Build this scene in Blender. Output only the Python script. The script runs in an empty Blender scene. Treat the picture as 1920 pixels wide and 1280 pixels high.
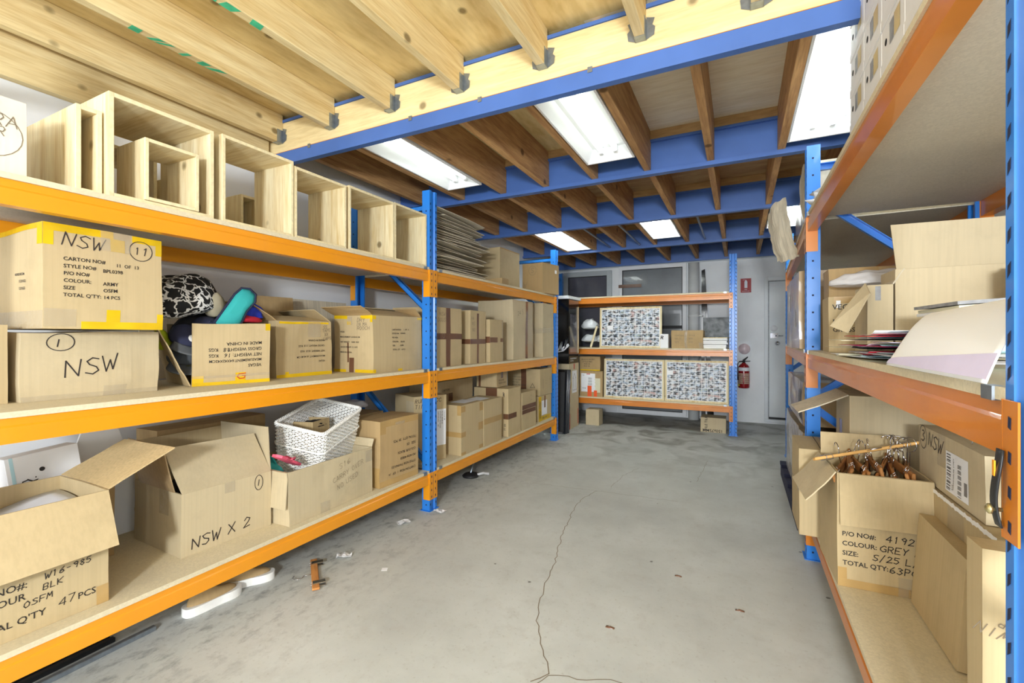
import bpy, bmesh, math, random
from mathutils import Vector, Matrix, noise

S = bpy.context.scene
COL = S.collection
R = math.radians
rnd = random.Random(11)


def nvec(p):
    p = Vector(p)
    return Vector((noise.noise(p), noise.noise(p + Vector((31.7, 5.3, 11.1))), noise.noise(p + Vector((7.9, 47.2, 23.6))))) * .8


# ------------------------------------------------------------------ camera, light, exposure
cam_data = bpy.data.cameras.new('camera')
cam_data.sensor_width = 36.0
cam_data.lens = 16.0
cam_data.shift_y = -8 / 1920
cam_data.clip_start = 0.02
cam = bpy.data.objects.new('camera', cam_data)
COL.objects.link(cam)
cam.location = (0, 0, 1.30)
cam.rotation_euler = (R(90), 0, R(26.6))
S.camera = cam

world = bpy.data.worlds.new('daylight')
S.world = world
world.use_nodes = True
wb = world.node_tree.nodes['Background']
wb.inputs['Color'].default_value = (0.95, 0.98, 1.0, 1)
wb.inputs['Strength'].default_value = 1.0


def area_light(name, loc, rot, sx, sy, power, color=(1, 1, 1)):
    d = bpy.data.lights.new(name, 'AREA')
    d.shape = 'RECTANGLE'
    d.size, d.size_y, d.energy, d.color = sx, sy, power, color
    o = bpy.data.objects.new(name, d)
    COL.objects.link(o)
    o.location, o.rotation_euler = loc, rot
    return o


# added fill panel far behind the camera, spreading light evenly down the aisle
area_light('back_fill_panel', (-0.7, -7.0, 1.5), (R(90), 0, 0), 4.2, 2.8, 210, (0.93, 0.97, 1.0))
# camera flash, unseen and set back behind the camera to even out its falloff
area_light('flash_behind_camera', (0.20, -2.30, 1.74), (R(91), 0, R(12)), 0.40, 0.30, 112, (0.93, 0.97, 1.0))

vs = S.view_settings
vs.view_transform = 'Standard'
vs.look = 'None'
vs.exposure = 0.62
vs.gamma = 1.0
vs.use_curve_mapping = False
S.cycles.max_bounces = 8
S.cycles.diffuse_bounces = 5
S.cycles.glossy_bounces = 3
S.cycles.transparent_max_bounces = 8
S.cycles.caustics_reflective = False
S.cycles.caustics_refractive = False


# ------------------------------------------------------------------ materials
def lin(r, g, b):
    f = lambda c: (c / 12.92 if c <= .04045 else ((c + .055) / 1.055) ** 2.4)
    return (f(r / 255), f(g / 255), f(b / 255), 1)


def base_mat(name, rough=.6, metal=0., spec=.5):
    m = bpy.data.materials.new(name)
    m.use_nodes = True
    nt = m.node_tree
    b = nt.nodes['Principled BSDF']
    b.inputs['Roughness'].default_value = rough
    b.inputs['Metallic'].default_value = metal
    b.inputs['Specular IOR Level'].default_value = spec
    return m, nt, b


def add(nt, t, **kw):
    n = nt.nodes.new(t)
    for k, v in kw.items():
        if k in n.inputs:
            n.inputs[k].default_value = v
        else:
            setattr(n, k, v)
    return n


def coords(nt, scale=(1, 1, 1), per_object=True, mode='Object'):
    tc = add(nt, 'ShaderNodeTexCoord')
    mp = add(nt, 'ShaderNodeMapping')
    mp.inputs['Scale'].default_value = scale
    nt.links.new(tc.outputs[mode], mp.inputs['Vector'])
    if per_object:
        oi = add(nt, 'ShaderNodeObjectInfo')
        ml = add(nt, 'ShaderNodeMath', operation='MULTIPLY')
        ml.inputs[1].default_value = 37.0
        cx = add(nt, 'ShaderNodeCombineXYZ')
        nt.links.new(oi.outputs['Random'], ml.inputs[0])
        for i in range(3):
            nt.links.new(ml.outputs[0], cx.inputs[i])
        nt.links.new(cx.outputs[0], mp.inputs['Location'])
    return mp.outputs['Vector']


def ramp(nt, fac, stops):
    r = add(nt, 'ShaderNodeValToRGB')
    e = r.color_ramp.elements
    while len(e) < len(stops):
        e.new(.5)
    for i, (p, c) in enumerate(stops):
        e[i].position = p
        e[i].color = c
    nt.links.new(fac, r.inputs['Fac'])
    return r.outputs['Color']


def mix(nt, a, b, fac, blend='MIX'):
    n = add(nt, 'ShaderNodeMix', data_type='RGBA', blend_type=blend)
    for s, v in ((n.inputs[6], a), (n.inputs[7], b), (n.inputs[0], fac)):
        if isinstance(v, (tuple, float, int)):
            s.default_value = v
        else:
            nt.links.new(v, s)
    return n.outputs[2]


def vary(nt, col, amount):
    oi = add(nt, 'ShaderNodeObjectInfo')
    mr = add(nt, 'ShaderNodeMapRange')
    mr.inputs['To Min'].default_value = 1 - amount
    mr.inputs['To Max'].default_value = 1 + amount
    nt.links.new(oi.outputs['Random'], mr.inputs['Value'])
    hs = add(nt, 'ShaderNodeHueSaturation')
    nt.links.new(mr.outputs['Result'], hs.inputs['Value'])
    nt.links.new(col, hs.inputs['Color'])
    return hs.outputs['Color']


def bump(nt, b, h, strength, dist=.002):
    n = add(nt, 'ShaderNodeBump')
    n.inputs['Strength'].default_value = strength
    n.inputs['Distance'].default_value = dist
    nt.links.new(h, n.inputs['Height'])
    nt.links.new(n.outputs['Normal'], b.inputs['Normal'])


def sc(c, k):
    return (min(1, c[0] * k), min(1, c[1] * k), min(1, c[2] * k), 1)


def plain(name, c, rough=.6, metal=0., spec=.5, var=.06, nscale=9, bmp=0., coat=0., vry=0.):
    m, nt, b = base_mat(name, rough, metal, spec)
    v = coords(nt)
    n = add(nt, 'ShaderNodeTexNoise', Scale=nscale, Detail=5.0)
    nt.links.new(v, n.inputs['Vector'])
    col = ramp(nt, n.outputs['Fac'], [(.3, sc(c, 1 - var)), (.7, sc(c, 1 + var))])
    if vry:
        col = vary(nt, col, vry)
    nt.links.new(col, b.inputs['Base Color'])
    if bmp:
        bump(nt, b, n.outputs['Fac'], bmp)
    b.inputs['Coat Weight'].default_value = coat
    return m


def wood(name, c1, c2, stretch, scale=7, rough=.65, vry=.08, knots=None, contrast=(.35, .68)):
    m, nt, b = base_mat(name, rough, 0, .3)
    v = coords(nt, stretch)
    n = add(nt, 'ShaderNodeTexNoise', Scale=scale, Detail=6.0, Distortion=.6)
    nt.links.new(v, n.inputs['Vector'])
    col = ramp(nt, n.outputs['Fac'], [(contrast[0], c1), (contrast[1], c2)])
    v2 = coords(nt, tuple(s * 5 for s in stretch))
    n2 = add(nt, 'ShaderNodeTexNoise', Scale=scale, Detail=3.0)
    nt.links.new(v2, n2.inputs['Vector'])
    col = mix(nt, col, ramp(nt, n2.outputs['Fac'], [(.35, sc(c2, .82)), (.6, sc(c1, 1.05))]), .28)
    if knots:
        vk = coords(nt, tuple(max(.35, min(1.0, s)) for s in stretch))
        vo = add(nt, 'ShaderNodeTexVoronoi', Scale=knots * 2)
        nt.links.new(vk, vo.inputs['Vector'])
        f = ramp(nt, vo.outputs['Distance'], [(.07, (.9, .9, .9, 1)), (.13, (0, 0, 0, 1))])
        col = mix(nt, col, sc(c2, .35), f)
    if vry:
        col = vary(nt, col, vry)
    nt.links.new(col, b.inputs['Base Color'])
    bump(nt, b, n2.outputs['Fac'], .15)
    return m


def cardboard(name, c, vry=.06, streak=.045, rough=.75, coat=0.):
    m, nt, b = base_mat(name, rough, 0, .25)
    v = coords(nt, (60, 60, .8))
    n = add(nt, 'ShaderNodeTexNoise', Scale=1.6, Detail=3.0)
    nt.links.new(v, n.inputs['Vector'])
    col = ramp(nt, n.outputs['Fac'], [(.36, sc(c, 1 - streak)), (.5, c), (.72, sc(c, 1 + streak * .8))])
    v2 = coords(nt)
    n2 = add(nt, 'ShaderNodeTexNoise', Scale=5.0, Detail=6.0, Roughness=.65)
    nt.links.new(v2, n2.inputs['Vector'])
    col = mix(nt, col, sc(c, .80), ramp(nt, n2.outputs['Fac'], [(.52, (0, 0, 0, 1)), (.8, (.8, .8, .8, 1))]))
    col = vary(nt, col, vry)
    nt.links.new(col, b.inputs['Base Color'])
    bump(nt, b, n2.outputs['Fac'], .25, .004)
    b.inputs['Coat Weight'].default_value = coat
    b.inputs['Coat Roughness'].default_value = .12
    return m


def clear_film(name, tint=(.9, .9, .9, 1), see=.55, rough=.12):
    m, nt, b = base_mat(name, rough, 0, .6)
    b.inputs['Base Color'].default_value = tint
    tr = add(nt, 'ShaderNodeBsdfTransparent')
    ms = add(nt, 'ShaderNodeMixShader')
    v = coords(nt)
    n = add(nt, 'ShaderNodeTexNoise', Scale=14.0, Detail=4.0)
    nt.links.new(v, n.inputs['Vector'])
    bump(nt, b, n.outputs['Fac'], .8, .01)
    ms.inputs[0].default_value = see
    nt.links.new(b.outputs[0], ms.inputs[1])
    nt.links.new(tr.outputs[0], ms.inputs[2])
    nt.links.new(ms.outputs[0], nt.nodes['Material Output'].inputs['Surface'])
    return m


def emit(name, c, strength):
    m, nt, b = base_mat(name)
    b.inputs['Base Color'].default_value = c
    b.inputs['Emission Color'].default_value = c
    b.inputs['Emission Strength'].default_value = strength
    return m


TAN = lin(193, 173, 134)
K = {}
K['card'] = cardboard('cardboard_tan', TAN)
K['card_pale'] = cardboard('cardboard_pale', lin(197, 182, 150), .05, .04)
K['card_brown'] = cardboard('cardboard_brown', lin(180, 153, 110))
K['card_wrap'] = cardboard('cardboard_under_film', lin(176, 150, 112), .08, .12, .35, .9)
K['card_cream'] = cardboard('cardboard_cream', lin(228, 220, 200), .03, .05)
K['card_flat'] = cardboard('cardboard_worn', lin(200, 190, 168), .18, .14)
K['card_in'] = cardboard('cardboard_inside', lin(196, 172, 128), .05, .12)
K['white_card'] = plain('white_card', lin(240, 240, 240), .5, var=.03)
K['tape_tan'] = plain('tan_packing_tape', lin(184, 152, 98), .25, coat=.4, var=.08)
K['tape_brown'] = plain('brown_packing_tape', lin(112, 78, 58), .22, coat=.5, var=.10)
K['tape_yellow'] = plain('yellow_packing_tape', lin(222, 184, 24), .25, coat=.5, var=.14)
K['tape_clear'] = clear_film('clear_packing_tape', (.62, .55, .42, 1), .68, .1)
K['film'] = clear_film('clear_plastic_film', (.92, .92, .94, 1), .35, .1)
K['ink'] = plain('black_ink', lin(38, 34, 32), .6, var=.1)
K['ink_red'] = plain('red_ink', lin(190, 60, 25), .6, var=.1)
K['pen'] = plain('marker_pen', lin(46, 40, 40), .6, var=.1)
K['pencil'] = plain('grey_pen', lin(126, 112, 92), .6, var=.1)
K['poster_white'] = plain('poster_white', lin(253, 254, 255), .5, var=.01)
K['paper'] = plain('white_paper', lin(240, 242, 246), .55, var=.02)
K['orange'] = plain('orange_paint', lin(230, 150, 22), .32, spec=.5, var=.05, nscale=3, coat=.3)
K['orange_dull'] = plain('orange_paint_dull', lin(212, 126, 34), .34, var=.08, nscale=5, coat=.3)  # duller, redder orange than the left rack's
K['blue'] = plain('blue_paint', lin(40, 124, 214), .32, var=.07, nscale=4, coat=.35)
K['navy'] = plain('blue_beam_paint', lin(72, 108, 176), .45, var=.12, nscale=3)
K['hole'] = plain('slot_dark', lin(18, 30, 62), .8, var=.1)
K['hole_black'] = plain('slot_black', lin(14, 14, 16), .9, var=.1)
K['steel'] = plain('zinc_steel', lin(150, 160, 170), .35, .8, var=.15, nscale=40)
K['chrome'] = plain('chrome', lin(215, 215, 220), .12, 1.0, var=.03)
K['black_metal'] = plain('black_metal', lin(48, 50, 52), .4, .4, var=.2)
K['brass'] = plain('brass_bolt', lin(190, 178, 130), .3, .9, var=.1)
K['pine'] = wood('new_pine_along', lin(240, 222, 172), lin(216, 186, 126), (11, .8, 11), 2.0, vry=.04, knots=2.6)
K['pine_x'] = wood('new_pine_across', lin(240, 220, 168), lin(222, 196, 140), (.9, 9, 9), 2.2, vry=.03, knots=2.2)
K['old_timber'] = wood('old_timber', lin(206, 164, 112), lin(158, 114, 72), (12, .9, 12), 2.2, vry=.14, knots=2.0)
K['old_ply'] = wood('old_plywood', lin(200, 166, 116), lin(160, 122, 74), (1.0, 6, 6), 1.8, vry=.05)
K['pale_ply'] = wood('pale_plywood_deck', lin(246, 236, 212), lin(232, 216, 182), (1.0, 7, 7), 1.6, vry=.03)
K['deck_ply'] = wood('yellow_plywood_deck', lin(236, 214, 158), lin(206, 174, 108), (3.6, .9, 4), 1.7, vry=.02, knots=2.4)
K['crate_ply'] = wood('crate_plywood', lin(236, 225, 190), lin(210, 184, 130), (11, 11, .9), 1.7, vry=.05, knots=2.6)
K['crate_ply_h'] = wood('crate_plywood_flat', lin(234, 222, 188), lin(204, 178, 124), (9, .8, 9), 1.8, vry=.05)
K['ply_edge'] = plain('plywood_edge', lin(232, 218, 176), .7, var=.12, nscale=60)
K['hanger_wood'] = wood('hanger_wood', lin(196, 138, 78), lin(150, 94, 48), (.8, 8, 8), 3, vry=.25)
K['black'] = plain('black_cloth', lin(20, 20, 24), .85, var=.3)
K['navy_cloth'] = plain('navy_cloth', lin(40, 44, 70), .9, var=.2)
K['grey_cloth'] = plain('grey_cloth', lin(84, 88, 92), .9, var=.15)
K['teal_cloth'] = plain('teal_cloth', lin(48, 168, 168), .8, var=.1)
K['blue_cloth'] = plain('royal_blue_cloth', lin(40, 66, 205), .8, var=.12)
K['red_cloth'] = plain('red_cloth', lin(205, 36, 60), .8, var=.12)
K['lime'] = plain('lime_cloth', lin(196, 214, 40), .8, var=.1)
K['stone_cloth'] = plain('stone_cloth', lin(160, 152, 130), .85, var=.12)
K['olive'] = plain('olive_camouflage', lin(66, 66, 52), .9, var=.45, nscale=40)
K['pink'] = plain('pink_rubber', lin(226, 92, 120), .6, var=.1)
K['wicker'] = plain('white_painted_wicker', lin(250, 250, 246), .5, var=.03, nscale=50)
K['gloss_black'] = plain('gloss_black', lin(12, 12, 14), .16, var=.2, coat=.4)
K['red_label'] = plain('red_label', lin(200, 40, 34), .5, var=.05)
K['orange_label'] = plain('orange_label', lin(240, 92, 30), .5, var=.05)
K['red_gloss'] = plain('red_extinguisher_paint', lin(150, 20, 26), .25, var=.06, coat=.5)
K['sign_red'] = plain('sign_red', lin(168, 38, 40), .5, var=.06)
K['wall_white'] = plain('white_wall_paint', lin(232, 236, 240), .7, var=.025, nscale=2)
K['wall_back'] = plain('back_wall_paint', lin(236, 239, 241), .7, var=.05, nscale=3, bmp=.1)
K['frame_white'] = plain('white_window_frame', lin(232, 235, 238), .45, var=.03)
K['frame_grey'] = plain('grey_window_frame', lin(180, 188, 192), .45, var=.04)
K['glass_grey'] = plain('frosted_grey_glass', lin(112, 118, 122), .25, var=.12, nscale=4, coat=.3)
K['glass_dark'] = plain('dark_window_glass', lin(92, 92, 102), .12, var=.16, nscale=3, coat=.4)
K['pvc'] = plain('white_plastic_pipe', lin(220, 224, 224), .4, var=.05)
K['door_paint'] = plain('white_door_paint', lin(226, 231, 234), .5, var=.03, nscale=4)
K['tray'] = plain('white_light_tray', lin(245, 247, 248), .35, var=.01)
K['tube'] = emit('lit_fluorescent_tube', (.96, 1, .97, 1), 6.0)
K['tube_far'] = emit('far_lit_fluorescent_tube', (.94, 1, .95, 1), 17.0)
K['tube_soft'] = emit('dim_fluorescent_tube', (.95, 1, .93, 1), 1.7)
K['green_spray'] = plain('green_spray_paint', lin(70, 190, 140), .7, var=.2, nscale=30)
K['magenta'] = plain('magenta_print', lin(176, 40, 96), .5, var=.05)
K['sky_print'] = plain('pale_blue_print', lin(186, 224, 232), .5, var=.05)
K['grey_print'] = plain('grey_print', lin(150, 152, 156), .5, var=.3, nscale=30)
K['lilac'] = plain('lilac_print', lin(222, 214, 244), .5, var=.05)
K['cream_paper'] = plain('cream_paper', lin(222, 218, 190), .5, var=.05)
K['yellow_print'] = plain('yellow_print', lin(226, 210, 60), .5, var=.05)
K['rubber'] = plain('black_rubber', lin(28, 28, 30), .6, var=.2)
K['grey_canvas'] = plain('mottled_grey_canvas', lin(128, 132, 136), .8, var=.5, nscale=14)


def make_concrete():
    m, nt, b = base_mat('concrete_floor', .55, 0, .35)
    v = coords(nt, per_object=False)
    L = nt.links.new
    n1 = add(nt, 'ShaderNodeTexNoise', Scale=1.3, Detail=8.0, Roughness=.62)
    n2 = add(nt, 'ShaderNodeTexNoise', Scale=9.0, Detail=8.0, Roughness=.7)
    n3 = add(nt, 'ShaderNodeTexNoise', Scale=55.0, Detail=4.0)
    for n in (n1, n2, n3):
        L(v, n.inputs['Vector'])
    c = ramp(nt, n1.outputs['Fac'], [(.3, lin(178, 181, 178)), (.5, lin(193, 196, 192)), (.72, lin(207, 210, 207))])
    c = mix(nt, c, lin(174, 173, 167), ramp(nt, n2.outputs['Fac'], [(.52, (0, 0, 0, 1)), (.8, (.65, .65, .65, 1))]))
    c = mix(nt, c, lin(150, 145, 134), ramp(nt, n3.outputs['Fac'], [(.6, (0, 0, 0, 1)), (.8, (.5, .5, .5, 1))]))
    sep = add(nt, 'ShaderNodeSeparateXYZ')
    L(v, sep.inputs[0])
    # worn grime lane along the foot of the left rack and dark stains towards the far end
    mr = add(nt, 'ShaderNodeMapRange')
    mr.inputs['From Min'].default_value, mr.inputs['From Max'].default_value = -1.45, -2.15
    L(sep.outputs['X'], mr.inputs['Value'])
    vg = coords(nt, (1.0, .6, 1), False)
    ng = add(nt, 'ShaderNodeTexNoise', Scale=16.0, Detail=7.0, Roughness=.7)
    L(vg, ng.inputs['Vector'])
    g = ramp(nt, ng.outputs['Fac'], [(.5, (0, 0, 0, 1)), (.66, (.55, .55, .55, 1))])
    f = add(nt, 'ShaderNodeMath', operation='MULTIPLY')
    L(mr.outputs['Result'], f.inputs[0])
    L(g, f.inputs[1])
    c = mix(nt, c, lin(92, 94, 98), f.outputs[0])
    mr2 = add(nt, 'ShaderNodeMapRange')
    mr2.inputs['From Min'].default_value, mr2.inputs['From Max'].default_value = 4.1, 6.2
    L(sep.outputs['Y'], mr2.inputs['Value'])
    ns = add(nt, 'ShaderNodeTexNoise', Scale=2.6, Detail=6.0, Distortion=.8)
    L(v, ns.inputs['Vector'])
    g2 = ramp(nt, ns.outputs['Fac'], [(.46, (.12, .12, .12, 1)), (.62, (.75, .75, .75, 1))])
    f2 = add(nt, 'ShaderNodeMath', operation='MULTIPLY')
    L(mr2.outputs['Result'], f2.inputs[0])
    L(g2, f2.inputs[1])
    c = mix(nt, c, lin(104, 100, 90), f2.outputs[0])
    # scuffs and spots
    vo = add(nt, 'ShaderNodeTexVoronoi', Scale=3.4)
    L(v, vo.inputs['Vector'])
    n5 = add(nt, 'ShaderNodeTexNoise', Scale=30.0, Detail=3.0)
    L(v, n5.inputs['Vector'])
    ad = add(nt, 'ShaderNodeMath', operation='MULTIPLY_ADD')
    L(n5.outputs['Fac'], ad.inputs[0])
    ad.inputs[1].default_value = .07
    L(vo.outputs['Distance'], ad.inputs[2])
    c = mix(nt, c, lin(70, 66, 60), ramp(nt, ad.outputs[0], [(.058, (.75, .75, .75, 1)), (.072, (0, 0, 0, 1))]))
    L(c, b.inputs['Base Color'])
    bump(nt, b, n2.outputs['Fac'], .2, .003)
    return m


def make_chipboard(name, c):
    m, nt, b = base_mat(name, .75, 0, .25)
    v = coords(nt)
    vo = add(nt, 'ShaderNodeTexVoronoi', Scale=160.0)
    nt.links.new(v, vo.inputs['Vector'])
    n = add(nt, 'ShaderNodeTexNoise', Scale=4.0, Detail=5.0)
    nt.links.new(v, n.inputs['Vector'])
    col = mix(nt, sc(c, .9), sc(c, 1.08), vo.outputs['Color'])
    col = mix(nt, col, sc(c, .84), ramp(nt, n.outputs['Fac'], [(.5, (0, 0, 0, 1)), (.8, (.6, .6, .6, 1))]))
    nt.links.new(col, b.inputs['Base Color'])
    return m


def make_photo():
    # small printed snapshots: blotches of dark, grey and faint colour on white
    m, nt, b = base_mat('printed_snapshots', .45)
    v = coords(nt, (1, 1.6, 1.6), False)
    L = nt.links.new
    n = add(nt, 'ShaderNodeTexNoise', Scale=22.0, Detail=4.0, Roughness=.6)
    n2 = add(nt, 'ShaderNodeTexNoise', Scale=9.0, Detail=1.0)
    L(v, n.inputs['Vector'])
    L(v, n2.inputs['Vector'])
    c = ramp(nt, n.outputs['Fac'], [(.37, lin(24, 26, 28)), (.44, lin(84, 88, 94)), (.49, lin(170, 176, 184)), (.56, lin(232, 234, 238))])
    h = ramp(nt, n2.outputs['Fac'], [(.32, lin(196, 120, 100)), (.4, lin(214, 206, 196)), (.5, lin(240, 240, 240)), (.6, lin(176, 196, 220)), (.7, lin(150, 160, 130))])
    c = mix(nt, c, h, .75, 'MULTIPLY')
    L(c, b.inputs['Base Color'])
    return m


def make_splash():
    m, nt, b = base_mat('black_white_print_cloth', .8)
    v = coords(nt, (1, 1, 1), False)
    n = add(nt, 'ShaderNodeTexNoise', Scale=18.0, Detail=2.0, Distortion=1.2)
    vo = add(nt, 'ShaderNodeTexVoronoi', Scale=16.0, feature='DISTANCE_TO_EDGE')
    nt.links.new(v, n.inputs['Vector'])
    mx = add(nt, 'ShaderNodeVectorMath', operation='ADD')
    nt.links.new(v, mx.inputs[0])
    sc_ = add(nt, 'ShaderNodeVectorMath', operation='SCALE')
    sc_.inputs['Scale'].default_value = .07
    nt.links.new(n.outputs['Color'], sc_.inputs[0])
    nt.links.new(sc_.outputs[0], mx.inputs[1])
    nt.links.new(mx.outputs[0], vo.inputs['Vector'])
    c = ramp(nt, vo.outputs['Distance'], [(.045, (.85, .85, .85, 1)), (.075, (.008, .008, .01, 1))])
    nt.links.new(c, b.inputs['Base Color'])
    return m


K['concrete'] = make_concrete()
K['board'] = make_chipboard('particle_board', lin(216, 204, 174))
K['board_under'] = make_chipboard('particle_board_underside', lin(214, 206, 188))  # underside colour paled to stand in for light bounced off the floor
K['photo'] = make_photo()
K['splash'] = make_splash()


# ------------------------------------------------------------------ mesh helpers
class MB:
    def __init__(self):
        self.bm = bmesh.new()
        self.mi = 0

    def _new(self, verts):
        fs = set()
        for v in verts:
            for f in v.link_faces:
                fs.add(f)
        for f in fs:
            f.material_index = self.mi
        return verts

    def box(self, a, b, mat=None, bevel=0., cuts=0):
        c = [(p + q) / 2 for p, q in zip(a, b)]
        d = [abs(q - p) for p, q in zip(a, b)]
        mx = Matrix.Translation(c) @ Matrix.Diagonal((d[0], d[1], d[2], 1))
        old = set(self.bm.verts) if (cuts or bevel) else None
        r = bmesh.ops.create_cube(self.bm, size=1, matrix=mx)
        vs_ = r['verts']
        es = list({e for v in vs_ for e in v.link_edges})
        if cuts:
            bmesh.ops.subdivide_edges(self.bm, edges=es, cuts=cuts, use_grid_fill=True)
            vs_ = [v for v in self.bm.verts if v not in old]
        elif bevel:
            bmesh.ops.bevel(self.bm, geom=es, offset=bevel, segments=1, affect='EDGES', profile=.5)
            vs_ = [v for v in self.bm.verts if v not in old]
        if mat is not None:
            bmesh.ops.transform(self.bm, matrix=mat, verts=vs_)
        return self._new(vs_)

    def poly(self, pts):
        vs_ = [self.bm.verts.new(p) for p in pts]
        f = self.bm.faces.new(vs_)
        f.material_index = self.mi
        return f

    def slab(self, pts, thick, nrm=None):
        """closed slab from a planar outline, extruded by thick along its normal"""
        pts = [Vector(p) for p in pts]
        if nrm is None:
            nrm = (pts[1] - pts[0]).cross(pts[2] - pts[0]).normalized()
        o = Vector(nrm) * thick
        a = [self.bm.verts.new(p) for p in pts]
        b = [self.bm.verts.new(p + o) for p in pts]
        n = len(pts)
        fs = [self.bm.faces.new(a[::-1]), self.bm.faces.new(b)]
        for i in range(n):
            fs.append(self.bm.faces.new((a[i], a[(i + 1) % n], b[(i + 1) % n], b[i])))
        for f in fs:
            f.material_index = self.mi
        return a + b

    def extrude(self, prof, axis, a, b):
        """profile in the two other axes (in order), extruded along axis from a to b"""
        def p3(p, t):
            l = [p[0], p[1]]
            l.insert(axis, t)
            return l
        A = [self.bm.verts.new(p3(p, a)) for p in prof]
        B = [self.bm.verts.new(p3(p, b)) for p in prof]
        n = len(prof)
        fs = [self.bm.faces.new(A), self.bm.faces.new(B[::-1])]
        for i in range(n):
            fs.append(self.bm.faces.new((A[i], B[i], B[(i + 1) % n], A[(i + 1) % n])))
        for f in fs:
            f.material_index = self.mi
        return A + B

    def tube(self, pts, r, seg=8, cap=True):
        pts = [Vector(p) for p in pts]
        rings = []
        up = Vector((0, 0, 1))
        for i, p in enumerate(pts):
            t = (pts[min(i + 1, len(pts) - 1)] - pts[max(i - 1, 0)]).normalized()
            if abs(t.dot(up)) > .95:
                up = Vector((1, 0, 0)) if abs(t.x) < .9 else Vector((0, 1, 0))
            s = t.cross(up).normalized()
            q = s.cross(t).normalized()
            rr = r[i] if isinstance(r, (list, tuple)) else r
            rings.append([self.bm.verts.new(p + (s * math.cos(k * math.tau / seg) + q * math.sin(k * math.tau / seg)) * rr) for k in range(seg)])
        for a, b in zip(rings, rings[1:]):
            for k in range(seg):
                f = self.bm.faces.new((a[k], a[(k + 1) % seg], b[(k + 1) % seg], b[k]))
                f.material_index = self.mi
                f.smooth = True
        if cap:
            for g in (rings[0][::-1], rings[-1]):
                f = self.bm.faces.new(g)
                f.material_index = self.mi
        return rings

    def lathe(self, prof, c=(0, 0, 0), seg=24):
        rings = []
        for r, z in prof:
            rings.append([self.bm.verts.new((c[0] + r * math.cos(k * math.tau / seg), c[1] + r * math.sin(k * math.tau / seg), c[2] + z)) for k in range(seg)])
        for a, b in zip(rings, rings[1:]):
            for k in range(seg):
                f = self.bm.faces.new((a[k], a[(k + 1) % seg], b[(k + 1) % seg], b[k]))
                f.material_index = self.mi
                f.smooth = True
        for g in (rings[0][::-1], rings[-1]):
            f = self.bm.faces.new(g)
            f.material_index = self.mi

    def surf(self, fn, nu, nv, thick=0., smooth=True):
        """grid surface fn(u,v) for u,v in 0..1; thick makes it a closed sheet"""
        g = [[self.bm.verts.new(fn(i / nu, j / nv)) for j in range(nv + 1)] for i in range(nu + 1)]
        fs = []
        for i in range(nu):
            for j in range(nv):
                f = self.bm.faces.new((g[i][j], g[i + 1][j], g[i + 1][j + 1], g[i][j + 1]))
                f.material_index = self.mi
                f.smooth = smooth
                fs.append(f)
        if thick:
            self.bm.normal_update()
            bmesh.ops.solidify(self.bm, geom=fs, thickness=thick)
        return g

    def build(self, name, mats, parent=None, fix=True, loc=None):
        if fix:
            bmesh.ops.recalc_face_normals(self.bm, faces=self.bm.faces[:])
        me = bpy.data.meshes.new(name)
        self.bm.to_mesh(me)
        self.bm.free()
        for m in (mats if isinstance(mats, (list, tuple)) else [mats]):
            me.materials.append(K[m] if isinstance(m, str) else m)
        o = bpy.data.objects.new(name, me)
        COL.objects.link(o)
        if parent:
            o.parent = parent
        if loc is not None:
            o.location = loc
        return o


def tag(o, label, cat, group=None, kind=None):
    if label:
        o['label'] = label
    if cat:
        o['category'] = cat
    if group:
        o['group'] = group
    if kind:
        o['kind'] = kind
    return o


def thing(name, label, cat, loc=(0, 0, 0), rz=0., group=None):
    o = bpy.data.objects.new(name, None)
    o.empty_display_size = .1
    COL.objects.link(o)
    o.location = loc
    o.rotation_euler = (0, 0, R(rz))
    return tag(o, label, cat, group)


def copy_tree(o, parent=None):
    c = o.copy()
    COL.objects.link(c)
    c.parent = parent
    for ch in list(o.children):
        copy_tree(ch, c)
    return c


def recenter(o):
    """put a one-mesh thing's origin at its base centre"""
    me = o.data
    xs = [v.co for v in me.vertices]
    c = Vector(((min(v.x for v in xs) + max(v.x for v in xs)) / 2, (min(v.y for v in xs) + max(v.y for v in xs)) / 2, min(v.z for v in xs)))
    me.transform(Matrix.Translation(-c))
    o.location = o.location + c
    return o


ORD = ['first', 'second', 'third', 'fourth', 'fifth', 'sixth', 'seventh', 'eighth', 'ninth', 'tenth', 'eleventh', 'twelfth']

# ------------------------------------------------------------------ lettering
_text_cache = {}


def text_mesh(s, size, bold=0.):
    k = (s, round(size, 4), bold)
    if k not in _text_cache:
        cu = bpy.data.curves.new('lettering', 'FONT')
        cu.body = s
        cu.size = size
        cu.offset = bold * size
        cu.resolution_u = 2
        o = bpy.data.objects.new('lettering', cu)
        COL.objects.link(o)
        dg = bpy.context.evaluated_depsgraph_get()
        me = bpy.data.meshes.new_from_object(o.evaluated_get(dg))
        _text_cache[k] = ([v.co.copy() for v in me.vertices], [tuple(p.vertices) for p in me.polygons])
        bpy.data.objects.remove(o)
        bpy.data.curves.remove(cu)
        bpy.data.meshes.remove(me)
    return _text_cache[k]


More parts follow.
